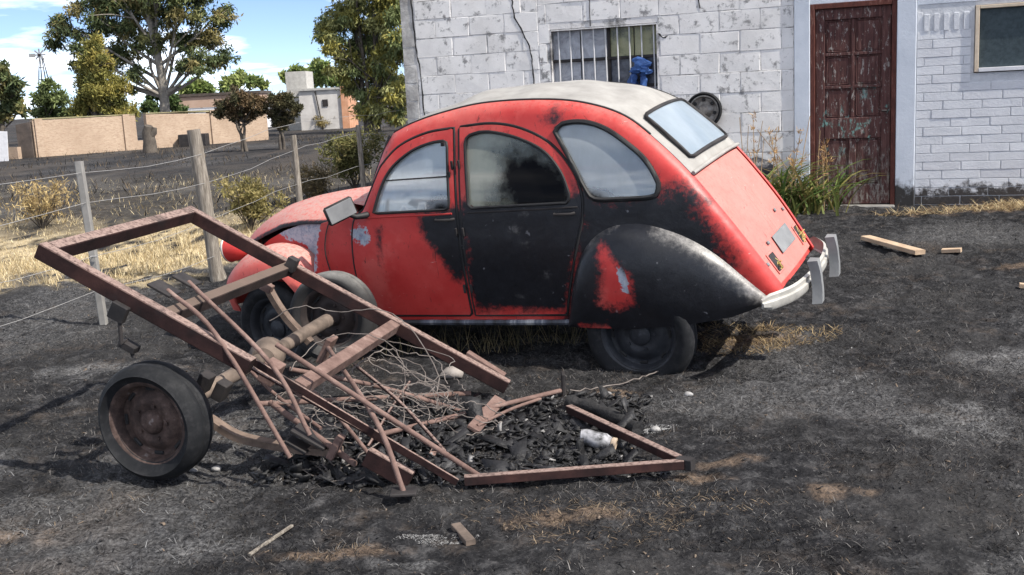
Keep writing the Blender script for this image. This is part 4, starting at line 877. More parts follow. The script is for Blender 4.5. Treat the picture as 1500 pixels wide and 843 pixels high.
# drawbar lying on the ground
TIP = A3(.64, 3.985, .055)
tb_('drawbar', M_rust, TIP+A3(-.012, -.0, 0), A3(-.22, 3.955, .045), .034, .036, (0, 0, 1)); tb_('drawbar', M_rust, TIP+A3(-.02, .045, 0), A3(.235, 4.80, .055), .034, .036, (0, 0, 1))
tb_('drawbar_tip', M_steel_black, TIP+A3(-.03, .03, -.002), TIP+A3(.025, -.005, -.002), .046, .044, (0, 0, 1))
# axle and wheels
HN, HF = A3(-1.475, 4.235, .265), A3(-1.02, 6.02, .30)
ad = (HF-HN)/np.linalg.norm(HF-HN)
MB().tube([HN+ad*.06-TO, HN+ad*.2-TO, HN+ad*.7-TO, HN+ad*1.15-TO, HF-ad*.1-TO], [.05, .034, .034, .034, .04], 12).build('axle', M_axle, tr, 50)
MB().lathe([(0, -.10), (.06, -.09), (.085, -.03), (.085, .05), (.05, .10), (0, .10)], 20).build('axle_drum', M_axle, tr, 50).location = (HN+ad*1.0-TO)
def axis_rot(d): return Vector(d).to_track_quat('Y', 'Z').to_euler()
wheel('wheel', tr, HN-TO, .245, .172, .15, (M_tyre, M_rim, M_rim), -1, .232, axis_rot((.33, .944, .04)))
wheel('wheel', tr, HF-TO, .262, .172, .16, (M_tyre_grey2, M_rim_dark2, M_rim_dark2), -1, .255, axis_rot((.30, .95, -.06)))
# leaf springs
def spring(p, mat=None):
    q = cr(np.array(p)-TO, 5); V = []
    for i, c_ in enumerate(q):
        t_ = q[min(i+1, len(q)-1)]-q[max(i-1, 0)]; t_ /= np.linalg.norm(t_); s_ = tw*.028; n_ = np.cross(t_, tw); n_ /= np.linalg.norm(n_); n_ = n_*.014
        V += [c_-s_-n_, c_+s_-n_, c_+s_+n_, c_-s_+n_]
    return MB().add(V, [(i*4+k, i*4+(k+1) % 4, (i+1)*4+(k+1) % 4, (i+1)*4+k) for i in range(len(q)-1) for k in range(4)]+[(3, 2, 1, 0), tuple(len(V)-4+k for k in range(4))]).build('leaf_spring', mat or M_spring, tr, 30)
spring([at(303, 612, 4.42), at(345, 638, 4.38), at(392, 650, 4.34), at(445, 658, 4.28), at(500, 662, 4.2)])
spring([at(384, 398, 5.55), at(398, 432, 5.6), at(422, 468, 5.62), at(455, 502, 5.6)])
# clamps, plates, hanger
def plate(c, sx, sy, sz, R=None, mat=None, name='bracket'): return MB().box(np.asarray(c)-TO, (sx, sy, sz), R, .003).build(name, mat or M_steel_black, tr)
RF = np.stack([tl, tw, tn], 1)
plate(fp(1.40, .14, .05), .11, .10, .012, RF, None, 'mounting_plate'); plate(fp(1.40, .33, .05), .10, .09, .012, RF, None, 'mounting_plate')
plate(fp(1.46, -.045, -.05), .07, .03, .07, RF, None, 'spring_hanger')
MB().tube([fp(1.44, -.05, -.08)-TO, fp(1.40, -.05, -.16)-TO, at(184, 498, 4.22)-TO, at(196, 524, 4.22)-TO], .008, 8).build('hanger_rod', M_steel_black, tr, 50)
plate(at(189, 507, 4.22), .075, .05, .03, RF, None, 'shackle')
plate(at(391, 421, 5.5), .06, .05, .04, RF, M_rust_l, 'spring_clamp'); plate(fp(1.25, 1.16, .045), .05, .05, .07, RF, None, 'spring_hanger')
plate(at(479, 512, 5.05), .03, .10, .13, RF, M_rust_l, 'upright_bracket'); plate(at(398, 545, 4.5), .07, .09, .09, RF, M_rust_l, 'upright_bracket')
plate(at(456, 640, 4.25), .16, .10, .014, RF, None, 'bolt_plate'); plate(at(437, 652, 4.25), .10, .08, .014, RF, None, 'bolt_plate')
plate(at(492, 655, 4.15), .03, .06, .10, RF, M_rust_l); plate(at(569, 686, 4.02), .20, .04, .075, RF, M_rust, 'channel_offcut'); None
tb_('brace', M_rust_l, at(732, 585, 5.0), at(693, 630, 4.55), .06, .015); tb_('brace', M_rust_l, at(640, 662, 4.3), at(626, 688, 4.15), .05, .012)
for k, p in enumerate([(300, 560), (325, 572)]): plate(at(p[0], p[1], 4.42), .05, .07, .08, RF, None, 'axle_clamp')
# loose rods across the frame: each its own thing
def rod(a, b, r, label, mat=None, foot=None, bend=.0, mid=None):
    a, b = np.asarray(a), np.asarray(b); o = b.copy(); mdl = (a+b)/2+A3(0, 0, bend) if mid is None else np.asarray(mid)
    q = cr([a-o, mdl-o, A3(0, 0, 0)], 6)
    if foot is None: x_ = MB().tube(q, r, 8).build('steel_rod', mat or M_rust_l, None, 50); x_.location = o
    else:
        x_ = empty('steel_rod', o); MB().tube(q, r, 8).build('shaft', mat or M_rust_l, x_, 50); MB().box(foot[0], foot[1], None, .004).build('end_plate', M_steel_black, x_)
    return tag(x_, label, 'rod', 'steel rods fallen across the trailer')
G = lambda px, py, dz=.02: gnd(px, py)+A3(0, 0, dz)
rod(fp(1.38, .13, .055), at(424, 660, 4.0)+A3(0,0,-.03), .0095, 'thin steel rod leaning over the near beam from the outer plate on the crossbar', mid=fp(1.08, -.005, .05))
rod(fp(1.38, .31, .055), at(454, 638, 4.0), .0095, 'thin steel rod leaning over the near beam from the inner plate on the crossbar', mid=fp(.83, .0, .05))
rod(fp(.87, .10, .09), G(720, 716), .011, 'long straight reddish rod running beside the near beam to the drawbar end')
rod(at(481, 510, 5.0), G(592, 732, .03), .011, 'reddish rod crossing over the long straight rod with a black plate at its foot', None, ((0, 0, .0), (.10, .08, .014)), mid=fp(.36, .0, .055))
rod(at(552, 638, 4.45), G(826, 580, .03), .012, 'reddish rod lying toward the car with an upright plate at its end', None, ((.0, .01, .02), (.018, .07, .13)))
rod(at(424, 541, 4.75), G(676, 611, .03), .011, 'slim rod slanting down under the pile of tangled wire', None, None, .02)
rod(at(380, 592, 5.0), G(690, 588, .04), .014, 'level rusty rod lying along the char pile toward the far beam')
rod(at(396, 590, 4.5), at(520, 680, 4.1), .013, 'short reddish rod propped under the near beam')
rod(at(330, 505, 4.75), at(470, 628, 4.35), .008, 'thin bent rod sloping behind the near beam below the crossbar plates', None, None, -.03)
rod(at(445, 560, 4.8), at(560, 690, 4.1), .009, 'slender rod under the long straight rod beside the channel offcut', None, None, .02)
rod(at(520, 535, 5.0), G(660, 680, .03), .008, 'slender dark rod through the middle of the char pile', M_rust, None, .03)
rod(at(600, 560, 5.0), G(540, 668, .04), .007, 'short dark rod crossing the level rusty rod', M_rust, None, .01)
rod(G(700, 640, .05), G(792, 596, .04), .008, 'small rusty bar lying at the edge of the char heap', None, None, .01)
# burnt wire tangle
def wire(pts, r, label, name='burnt_wire'):
    q_ = cr(pts, 6); q_ = q_+np.random.default_rng(len(pts)).normal(0, .004, q_.shape); o = MB().tube(q_, r*.72, 5).build(name, M_wire_burnt, None, 60); return tag(o, label, 'wire', 'burnt wires on the trailer')
wr = np.random.default_rng(8)
def loopy(c, rad, turns, k, sq=.6):
    t = np.linspace(0, turns*2*math.pi, k); rr = rad*(1+.25*np.sin(t*1.7+1))
    return np.stack([c[0]+rr*np.cos(t)+wr.normal(0, rad*.12, k), c[1]+rr*np.sin(t)*.8+wr.normal(0, rad*.12, k), c[2]+sq*rad*np.sin(t*.8)+wr.normal(0, rad*.08, k)], 1)
wire(loopy(at(592, 560, 4.95), .20, 2.6, 24, .7), .0035, 'loose coil of burnt wire standing above the char pile')
wire(loopy(at(560, 545, 5.0), .26, 1.7, 18, .5), .003, 'wide springy loop of burnt wire near the middle crossbar')
wire(loopy(at(610, 590, 4.8), .13, 3, 24, .5), .003, 'tight burnt wire coil low on the char pile')
wire([at(395, 470, 5.3), at(440, 448, 5.3), at(500, 457, 5.25), at(560, 455, 5.2), at(600, 480, 5.1), at(640, 545, 4.95), at(640, 600, 4.8)], .0035, 'long burnt wire arching in front of the spare wheel')
wire([at(424, 541, 4.7), at(470, 500, 4.9), at(530, 490, 4.9), at(585, 520, 4.85), at(592, 600, 4.7), at(588, 640, 4.5)], .003, 'burnt wire drooping from the middle crossbar into the char')
wire([at(500, 510, 5.0), at(555, 505, 5.0), at(620, 560, 4.9), at(690, 600, 4.8), at(735, 590, 4.9)], .003, 'burnt wire stretched toward the far beam end')
wire([G(458, 690, .02), G(480, 700, .03), G(470, 684, .06), G(500, 696, .03), G(545, 672, .05), G(580, 650, .06)], .004, 'pale looped wire on the ground beside the bolt plate')
wire([G(420, 655, .02), G(438, 690, .02), G(490, 712, .02), G(560, 706, .03), G(610, 700, .02)], .003, 'thin dark wire trailing on the ground below the near beam')
wire([G(836, 582, .03), G(880, 573, .02), G(935, 560, .02), G(965, 548, .02)], .005, 'thin straight wire lying from the rod plate toward the car tyre')
for i_, (px_, py_, Y_, r_, lb_) in enumerate(((540, 560, 4.9, .15, 'fine kinked wire loop between the middle crossbar and char heap'), (640, 575, 4.85, .11, 'fine wire loop near the brace plate'), (500, 620, 4.4, .12, 'dark wire loop low by the channel offcut'), (575, 600, 4.6, .18, 'flat dark wire ring on the char heap'), (450, 600, 4.5, .13, 'dark wire loop hanging by the leaf spring'), (690, 615, 4.6, .12, 'thin wire curl at the edge of the char heap'))):
    wire(loopy(at(px_, py_, Y_), r_, 1.2+.3*i_, 16, .5), .0028, lb_)
# char rubble inside the frame: irregular chunks
def chunks(name, label, cat, cx, mat, k, smin, smax, kind='stuff', sy=.7):
    V = []; Fc = []; r_ = np.random.default_rng(k)
    base = np.array([(1, 1, 1), (-1, -1, 1), (-1, 1, -1), (1, -1, -1), (1, 0, 0), (-1, 0, 0), (0, 1, 0), (0, -1, 0), (0, 0, 1), (0, 0, -1)])
    P = cx(r_, k)
    bm = bmesh.new(); bmesh.ops.create_cube(bm, size=1.5); bmesh.ops.subdivide_edges(bm, edges=[e for e in bm.edges if abs(e.verts[0].co.x-e.verts[1].co.x) > 1], cuts=1); bmesh.ops.triangulate(bm, faces=bm.faces); bm.verts.index_update(); IV = np.array([tuple(v.co) for v in bm.verts]); IF = [tuple(v.index for v in f.verts) for f in bm.faces]; bm.free(); IF = np.array(IF)
    AV = []; AF = []
    for i in range(k):
        s = smin*(smax/smin)**(r_.random()**1.6); sc_ = s*np.array([.8+r_.random()*2.2, .4+r_.random()*.8, .06+r_.random()*.30]); q = IV*(1+r_.normal(0, .28, (12, 1)))*sc_
        a, b = r_.random()*6.28, r_.normal(0, .5); ca, sa, cb_, sb = math.cos(a), math.sin(a), math.cos(b), math.sin(b)
        R = np.array([[ca, -sa, 0], [sa, ca, 0], [0, 0, 1]])@np.array([[cb_, 0, sb], [0, 1, 0], [-sb, 0, cb_]])
        AV.append(q@R.T+P[i]+A3(0, 0, s*.25)); AF.append(IF+12*i)
    return tag(mk(name, np.vstack(AV), np.vstack(AF), mat), label, cat, None, kind)
def in_frame(r_, k):
    l = r_.uniform(-.35, .95, k); w_ = r_.uniform(.0, 1.2, k); p = D_+np.outer(l, tl*A3(1, 1, 0))+np.outer(w_, tw*A3(1, 1, 0)); p = p+np.outer(np.maximum(0, -l), A3(1.3, .3, 0)*.9)
    hump = .06*np.exp(-((l-.35)/.4)**2-((w_-.55)/.4)**2)*r_.random(k); p[:, 2] = gz(p[:, 0], p[:, 1])+hump; return p
chunks('char_rubble', 'heap of broken charred wood and slag inside the trailer frame', 'rubble', in_frame, M_rub, 5200, .004, .028)
chunks('charred_scraps', 'larger charred board scraps and slag lumps in the trailer frame', 'rubble', in_frame, M_rub, 90, .025, .06); chunks('ash_fragments', 'grey ash fragments mixed into the char heap', 'ash', in_frame, M_ashgrey, 700, .002, .014)
def in_tri(r_, k):
    a = r_.random(k); b = r_.random(k); m_ = a+b > 1; a[m_], b[m_] = 1-a[m_], 1-b[m_]; p = np.outer(1-a-b, A3(-.2, 4.0, 0))+np.outer(a, A3(.58, 4.05, 0))+np.outer(b, A3(.2, 4.95, 0)); p[:, 2] = gz(p[:, 0], p[:, 1]); return p
chunks('char_rubble', 'scattered charred fragments between the two drawbar arms', 'rubble', in_tri, M_rub, 1900, .003, .020)
def yard(r_, k):
    y = 2.6+6*r_.random(k)**1.5; x = r_.uniform(-.52, .52, k)*y; return np.stack([x, y, gz(x, y)], 1)
chunks('cinders', 'small black cinders scattered over the yard', 'cinders', yard, M_char, 2600, .002, .008)
chunks('ash_flecks', 'tiny pale ash and bone white flecks on the burnt ground', 'ash', yard, M_ashwhite, 240, .0012, .005)
chunks('grit', 'brownish grit and clods on the burnt ground', 'grit', yard, M_clod, 700, .002, .008)
# ------------------------------------------------------------------ fence
fence = empty('wire_fence', (-2.94, 7.63, 0), 'wire fence of mixed concrete and wooden posts beside the burnt yard', 'fence')
FO = A3(-2.94, 7.63, 0)
def fpos(k): p = FO+A3(.41, 1.62, 0)*k; p[2] = float(gz(p[0], p[1])); return p
b = fpos(0)-FO; MB().beam(b+A3(0, 0, -.3), b+A3(-.05, .0, 1.17), .052, .048, (0, 1, 0)).build('post', M_postc, fence)['label'] = 'pale square concrete post'
b = fpos(1)-FO+A3(.0, 0, 0); rr = np.linspace(0, 1, 12); wv = np.random.default_rng(2)
m = MB().tube([b+A3(-.10*t+wv.normal(0, .006), wv.normal(0, .006), -.3+1.60*t) for t in rr], .070-.016*rr+wv.normal(0, .004, 12), 12).build('post', M_wood, fence, 50); m['label'] = 'thick weathered wooden post'
for k, h, r_ in ((2.05, 1.02, .033), (3.1, .95, .03), (-1, 1.2, .035), (-2, 1.2, .035), (4.2, .95, .03)):
    b = fpos(k)-FO; MB().tube([b+A3(0, 0, -.2), b+A3(-.01, 0, h*.5), b+A3(-.02, .01, h)], [r_*1.1, r_, r_*.9], 8).build('post', M_wood, fence, 50)
for h, sg in ((1.10, .008), (.86, .014), (.52, .016), (.24, .02)):
    pts = []
    for k in np.arange(-2, 4.21, .25):
        p = fpos(k)-FO; f_ = k-math.floor(k); p = p+A3(-.035*h, -.03, h-sg*4*f_*(1-f_)+.02*math.sin(k*2.3+h*9)); pts.append(p)
    MB().tube(pts, .0022, 5).build('wire', M_wire, fence, 60)
MB().tube([FO*0+fpos(0)-FO+A3(-.03, -.045, .50), fpos(0)-FO+A3(.02, -.05, .50)], .006, 5).build('wire_tie', M_wire, fence, 60)
# ------------------------------------------------------------------ foliage
def leafmat(name):
    n = N(name); c = n.attr('col'); d = n.n('ShaderNodeBsdfPrincipled'); n.set(d.inputs['Base Color'], n.mix(1., c, (2.05, 2.0, 1.8), 'MULTIPLY')); d.inputs['Roughness'].default_value = .6; d.inputs['Specular IOR Level'].default_value = .25
    t = n.n('ShaderNodeBsdfTranslucent'); n.set(t.inputs[0], c); mx_ = n.n('ShaderNodeMixShader'); mx_.inputs[0].default_value = .4
    n.set(mx_.inputs[1], d.outputs[0]); n.set(mx_.inputs[2], t.outputs[0]); return n.done(mx_.outputs[0])
M_leaf = leafmat('foliage')
M_bark = simple('pale_bark', (.17, .15, .125), (.36, .33, .29), 5, .9, .6, 20, .02)
M_bark_d = simple('dark_bark', (.05, .042, .035), (.13, .11, .09), 5, .9, .6, 20, .02)
def leaves(C, Rd, k, ln, wd, cols, droop=0., seed=1, flat=.75):
    r = np.random.default_rng(seed); C = np.asarray(C, float); Rd = np.asarray(Rd, float)
    wgt = Rd**2; ci = r.choice(len(C), k, p=wgt/wgt.sum())
    # sub-clumps inside each lobe
    nsub = 16; sub = r.normal(0, 1, (len(C), nsub, 3)); sub /= np.linalg.norm(sub, axis=2)[..., None]; sub *= (r.random((len(C), nsub, 1))**.45)
    si = r.integers(0, nsub, k); p = C[ci]+(sub[ci, si]+r.normal(0, .17, (k, 3)))*Rd[ci][:, None]*A3(1, 1, flat)
    d = r.normal(0, 1, (k, 3)); d[:, 2] -= droop*1.5; d /= np.linalg.norm(d, axis=1)[:, None]
    s = np.cross(d, r.normal(0, 1, (k, 3))); s /= np.linalg.norm(s, axis=1)[:, None]+1e-9
    L = ln*(.6+.8*r.random(k)); W = wd*(.6+.8*r.random(k))
    V = np.concatenate([p, p+d*(L*.5)[:, None]+s*(W*.5)[:, None], p+d*L[:, None], p+d*(L*.5)[:, None]-s*(W*.5)[:, None]])
    i = np.arange(k); F_ = np.stack([i, i+k, i+2*k, i+3*k], 1)
    tone = r.random((len(C), nsub))[ci, si]; c = np.array(cols)[np.minimum((tone*len(cols)).astype(int), len(cols)-1)]*(.7+.6*r.random((k, 1)))
    return V, F_, np.tile(c, (4, 1))
def tree(name, label, base, lobes, k, ln, wd, cols, tr_r, trunk_top, bark=None, cat='tree', group=None, droop=0., seed=1, nb=1.0, lean=(0, 0), flat=.75, stems=1):
    base = np.asarray(base, float); t = empty(name, base, label, cat, group); r = np.random.default_rng(seed+77)
    C = np.array([l[:3] for l in lobes])-base; Rd = np.array([l[3] for l in lobes])
    top = A3(lean[0], lean[1], trunk_top); m = MB()
    for s_ in range(stems):
        o_ = A3(*(r.normal(0, tr_r*1.5, 2) if stems > 1 else (0, 0)), 0); tp = top+(A3(*r.normal(0, trunk_top*.10, 2), 0) if stems > 1 else 0)
        q = cr([o_+A3(0, 0, -.1), o_+(tp-o_)*.3+A3(*r.normal(0, tr_r*.5, 2), 0), o_+(tp-o_)*.65+A3(*r.normal(0, tr_r*.7, 2), 0), tp], 4)
        m.tube(q, np.linspace(tr_r, tr_r*.35, len(q)), 9)
        for c_, R_ in zip(C, Rd):
            if r.random() > nb/stems*1.0 + .0: continue
            hh = np.clip((c_[2]-R_*.9)/trunk_top-.12, .25, .9); a_ = q[min(int(hh*(len(q)-1)), len(q)-1)]
            md = a_*.45+c_*.55+A3(*r.normal(0, R_*.15, 2), -R_*.12); m.tube(cr([a_, md, c_+A3(0, 0, R_*.3)], 4), np.linspace(tr_r*.38, tr_r*.08, 9), 6)
            for _ in range(3):
                e = c_+r.normal(0, .55, 3)*R_; m.tube(cr([md, (md+e)/2+A3(0, 0, R_*.1), e], 3), np.linspace(tr_r*.16, tr_r*.04, 7), 4)
    m.build('trunk', bark or M_bark, t, 60)
    V, F_, c = leaves(C, Rd, k, ln, wd, cols, droop, seed, flat); mk('crown', V, F_, M_leaf, t, None, {'col': c}); return t
def lob(Y, L, jit=.0, seed=0):
    r = np.random.default_rng(seed+5); out = []
    for px, py, rp in L: p = at(px, py, Y+r.normal(0, 1)*rp/FPX*Y*.7); out.append((*p, rp/FPX*Y))
    return out
def base_at(px, Y): p = at(px, 200, Y); p[2] = float(gz(p[0], p[1])); return p
G_EUC = [(.065, .085, .040), (.09, .11, .05), (.13, .135, .06), (.045, .06, .032), (.16, .14, .065)]
G_OLV = [(.14, .135, .042), (.18, .165, .05), (.22, .19, .06), (.10, .105, .036)]
G_PAL = [(.13, .17, .055), (.17, .20, .075), (.10, .14, .05)]
tree('eucalyptus_tree', 'tall spreading eucalyptus with pale trunk behind the tan wall', base_at(243, 50), lob(50, [(95, 42, 26), (120, 70, 24), (140, 22, 36), (185, 40, 34), (180, 82, 26), (215, 12, 36), (215, 62, 24), (262, 22, 34), (262, 62, 26), (300, 50, 32), (322, 84, 22), (292, 92, 24), (268, 98, 16), (325, 20, 22), (165, -15, 40), (225, -25, 44), (290, -18, 40), (200, 108, 16), (118, 96, 15), (190, 130, 10), (80, 62, 15), (255, -60, 50), (190, -60, 50)]), 46000, .22, .07, G_EUC, .25, 8.5, M_bark, droop=.5, seed=3, nb=.9)
tree('poplar_tree', 'tall olive green tree rising beside the corner of the house', base_at(545, 44), lob(44, [(492, 25, 26), (488, 62, 24), (505, 95, 26), (520, 20, 34), (535, 60, 34), (545, 100, 34), (570, 30, 36), (578, 75, 34), (572, 115, 30), (515, 128, 22), (545, 140, 26), (585, 140, 24), (550, -20, 40), (510, -25, 30), (590, 5, 36), (600, 60, 30), (478, 40, 14), (560, 165, 18), (530, 160, 16), (585, 168, 16), (545, -60, 36)]), 42000, .22, .065, [tuple(1.25*np.array(c)) for c in G_EUC[1:3]+G_OLV[:2]], .10, 6.5, M_bark_d, droop=.8, seed=5, stems=4, nb=1.6)
tree('cypress_tree', 'dense conical olive green tree behind the tan wall', base_at(150, 46), lob(46, [(141, 62, 12), (140, 78, 18), (143, 96, 22), (130, 112, 20), (158, 112, 20), (125, 135, 22), (150, 132, 24), (172, 135, 20), (120, 158, 20), (145, 158, 24), (170, 158, 22), (188, 165, 15), (112, 172, 14)]), 20000, .17, .055, G_OLV, .16, 3.2, M_bark_d, droop=-.6, seed=7, flat=1.1)
tree('leafy_tree', 'sparse grey green tree standing left of the wind pump', base_at(8, 47), lob(47, [(5, 110, 18), (22, 125, 14), (-12, 130, 22), (12, 148, 18), (30, 160, 12), (-5, 170, 18), (-10, 100, 14)]), 6000, .24, .10, G_EUC, .13, 2.6, M_bark_d, seed=9)
tree('leafy_tree', 'small pale green tree below the wind pump', base_at(73, 60), lob(60, [(70, 128, 12), (62, 145, 14), (82, 146, 14), (60, 166, 14), (78, 168, 16), (94, 165, 10)]), 5000, .26, .11, [(.09, .12, .05), (.12, .15, .065), (.07, .09, .04)], .12, 2.4, M_bark_d, seed=11)
tree('leafy_tree', 'dark green tree behind the eucalyptus trunk', base_at(240, 56), lob(56, [(225, 140, 12), (222, 158, 12), (252, 150, 12), (262, 162, 10)]), 3500, .22, .09, [(.05, .08, .03), (.07, .10, .04)], .1, 2.2, M_bark_d, seed=12)
tree('round_tree', 'scorched brown round headed little tree in front of the tan wall', base_at(352, 31), lob(31, [(330, 155, 17), (350, 142, 19), (372, 150, 18), (345, 165, 16), (365, 168, 15), (385, 160, 12), (322, 165, 10)]), 10000, .085, .036, [(.085, .06, .035), (.06, .05, .03), (.11, .08, .045), (.045, .045, .025)], .06, 1.1, M_bark_d, seed=13, stems=3, nb=2)
tree('round_tree', 'darker olive brown little tree close to the white outbuilding', base_at(414, 31), lob(31, [(402, 150, 14), (420, 148, 15), (432, 160, 11), (405, 168, 13), (422, 172, 13), (410, 185, 9)]), 8500, .085, .036, [(.06, .055, .03), (.045, .045, .025), (.085, .07, .04)], .05, 1.1, M_bark_d, seed=14, stems=3, nb=2)
for i, (px, Y, L, lab) in enumerate([(300, 95, [(272, 132, 10), (290, 128, 12), (305, 130, 11)], 'low pale green tree over the red brick shed'), (350, 98, [(330, 124, 12), (350, 116, 13), (368, 118, 12), (382, 124, 9)], 'rounded pale green tree to the right of the shed'), (445, 92, [(425, 114, 11), (440, 108, 13), (452, 112, 11)], 'pale green tree behind the grey water tank'), (482, 90, [(470, 100, 14), (480, 112, 14), (494, 118, 12), (466, 118, 10)], 'pale green tree showing over the white outbuilding')]):
    tree('leafy_tree', lab, base_at(px, Y), lob(Y, L, seed=i), 2600, .42, .2, G_PAL, .15, 3.0, M_bark_d, seed=20+i)
def bush(name, label, px, py, wpx, hpx, k, ln, wd, cols, seed, stems=14, cat='bush'):
    p = gnd(px, py); Y = p[1]; u = Y/FPX; r = np.random.default_rng(seed); t = empty(name, p, label, cat); m = MB(); tips = []
    for s_ in range(stems):
        e = A3(r.normal(0, wpx*.26)*u, r.normal(0, wpx*.2)*u, hpx*u*(.55+.5*r.random())); m.tube(cr([A3(0, 0, -.02), e*.5+A3(*r.normal(0, .02, 2), 0), e], 3), np.linspace(.007, .003, 7), 4); tips.append((*e, .22*hpx*u)); tips.append((*(e*.6), .2*hpx*u))
    m.build('stems', M_bark_d, t, 60)['kind'] = 'stuff'; tips = np.array(tips); V, F_, c = leaves(tips[:, :3], tips[:, 3], k, ln, wd, cols, -.5, seed, 1.0); mk('foliage', V, F_, M_leaf, t, None, {'col': c}); return t
G_BSH = [(.09, .09, .035), (.12, .115, .045), (.06, .065, .028), (.16, .14, .065)]
bush('bush', 'olive green bush behind the fence by the car roof', 520, 278, 66, 72, 5200, .06, .02, G_BSH, 31, 18)
bush('bush', 'olive yellow bush behind the wooden post', 368, 338, 66, 66, 4200, .05, .014, [(.15, .135, .055), (.10, .09, .04), (.20, .17, .08)], 32, 18)
bush('bush', 'brownish dry bush between the thin posts', 462, 300, 60, 48, 2400, .05, .014, [(.10, .08, .05), (.07, .06, .038), (.14, .11, .06)], 33)
bush('bush', 'small yellow green shrub at the foot of the tall olive tree', 572, 186, 34, 24, 1600, .10, .04, [(.18, .15, .05), (.13, .11, .04)], 34)
bush('bush', 'low dry brush near the corner of the house', 548, 190, 40, 26, 1500, .10, .03, [(.16, .125, .09), (.11, .09, .065)], 35)
bush('bush', 'bare grey brown bush against the tan wall', 275, 212, 60, 34, 1500, .10, .025, [(.13, .10, .08), (.09, .075, .06)], 36, 24)
bush('bush', 'yellow shrub in front of the white outbuilding', 472, 190, 36, 18, 1100, .10, .03, [(.20, .16, .07), (.12, .10, .05)], 37)
bush('bush', 'dry straw coloured bush near the concrete post', 62, 335, 80, 62, 1800, .06, .010, [(.24, .18, .09), (.15, .11, .06), (.32, .25, .13)], 38, 26)
# ------------------------------------------------------------------ far wall, buildings, wind pump
n = N('tan_brick')
nb = n.noise(.9, 7, .75, n.geo()); nf = n.noise(9, 4, .7, n.scl((1, 1, 3), n.geo()))
c = n.mix(n.step(nf, .45, .7), n.ramp(nb, [(.3, (.34, .25, .18)), (.7, (.49, .38, .285))]), (.33, .235, .17)); M_tan = n.done(n.bsdf(c, .95, n.bump(nf, .5, .03), 0, .1))
def flat_at(px, py): p = gnd(px, py); return A3(p[0], p[1], 0)
fw = empty('boundary_wall', flat_at(190, 221), 'long low tan brick wall along the far side of the field', 'wall'); FW = flat_at(190, 221)
a = flat_at(52, 231); e = flat_at(392, 205)
def wseg(p, q, h0, h1, name, mat, th=.18, z0=-.2, parent=fw, org=FW):
    d = (q-p)/np.linalg.norm(q-p); s_ = A3(-d[1], d[0], 0)*th/2; p, q = p-org, q-org
    V = [p-s_+A3(0, 0, z0), q-s_+A3(0, 0, z0), q+s_+A3(0, 0, z0), p+s_+A3(0, 0, z0), p-s_+A3(0, 0, h0), q-s_+A3(0, 0, h1), q+s_+A3(0, 0, h1), p+s_+A3(0, 0, h0)]
    return MB().add(V, [(3, 2, 1, 0), (4, 5, 6, 7), (0, 1, 5, 4), (1, 2, 6, 5), (2, 3, 7, 6), (3, 0, 4, 7)]).build(name, mat, parent)
L2 = lambda t: a+(e-a)*t
wseg(L2(.0), L2(.40), 1.42, 1.40, 'wall_panel', M_tan); wseg(L2(.40), L2(.445), .55, .55, 'wall_panel', M_tan); wseg(L2(.445), L2(1.), 1.42, 1.25, 'wall_panel', M_tan)
for t in (.02, .36, .74): p = L2(t); d = (e-a)/np.linalg.norm(e-a); MB().box(p-FW+A3(0, 0, .65), (.24, .30, 1.6), np.array([[d[0], -d[1], 0], [d[1], d[0], 0], [0, 0, 1]])).build('pier', M_tan, fw)
M_cop = simple('mossy_coping', (.20, .19, .10), (.34, .29, .18), 3, .95, .4)
wseg(L2(0), L2(.40), 1.47, 1.45, 'coping', M_cop, .22, 1.425); wseg(L2(.445), L2(1.), 1.47, 1.30, 'coping', M_cop, .22, 1.424)
M_darkb = simple('dark_brick', (.05, .042, .038), (.12, .095, .08), 4, .95, .5)
wseg(flat_at(-90, 238), flat_at(30, 233), .55, .62, 'wall_panel', M_tan); wseg(flat_at(31, 232), flat_at(52, 231), 1.30, 1.36, 'wall_panel', M_darkb)
pn = empty('metal_sheet', flat_at(8, 236), 'white metal sheet leaning on the broken end of the tan wall', 'sheet'); MB().box((0, -.2, .62), (.42, .04, 1.05), np.array([[1, 0, .08], [0, 1, 0], [-.08, 0, 1]])).build('sheet_metal', M_sillw, pn)
st_ = gnd(220, 224); sp = empty('tree_stump', st_, 'thick grey dead tree stump in front of the tan wall', 'stump'); MB().tube([(0, 0, -.1), (.02, 0, .35), (-.03, .05, .6), (.04, 0, .82)], [.24, .19, .18, .13], 10).build('trunk', M_bark_d, sp, 60); MB().tube([(0, 0, .45), (.19, 0, .62), (.22, 0, .76)], [.11, .10, .07], 8).build('branch_stub', M_bark_d, sp, 60)
bx_ = gnd(285, 214); tag(MB().box((0, 0, .2), (.95, .5, .42), None, .02).build('feed_trough', M_steel_black), 'dark open trough standing before the tan wall', 'trough').location = bx_
# red brick shed
p = at(300, 165, 62); p[2] = .2; sh = empty('brick_shed', p, 'low red brick shed with pale base beyond the tan wall', 'shed'); M_redb = simple('red_brick', (.40, .27, .20), (.50, .36, .28), 1.2, .95, .4); u = 62/FPX
zt = at(300, 141, 62)[2]-p[2]; zb2 = at(300, 158, 62)[2]-p[2]
MB().box((.6, 1.5, (zt+zb2)/2), (130*u, 3, zt-zb2)).build('wall', M_redb, sh); MB().box((.6, 1.48, zb2/2-.01), (126*u, 2.9, zb2)).build('plinth', M_sillw, sh); MB().box((.6, 1.5, zt+.08), (134*u, 3.2, .14)).build('roof', M_darkb, sh)
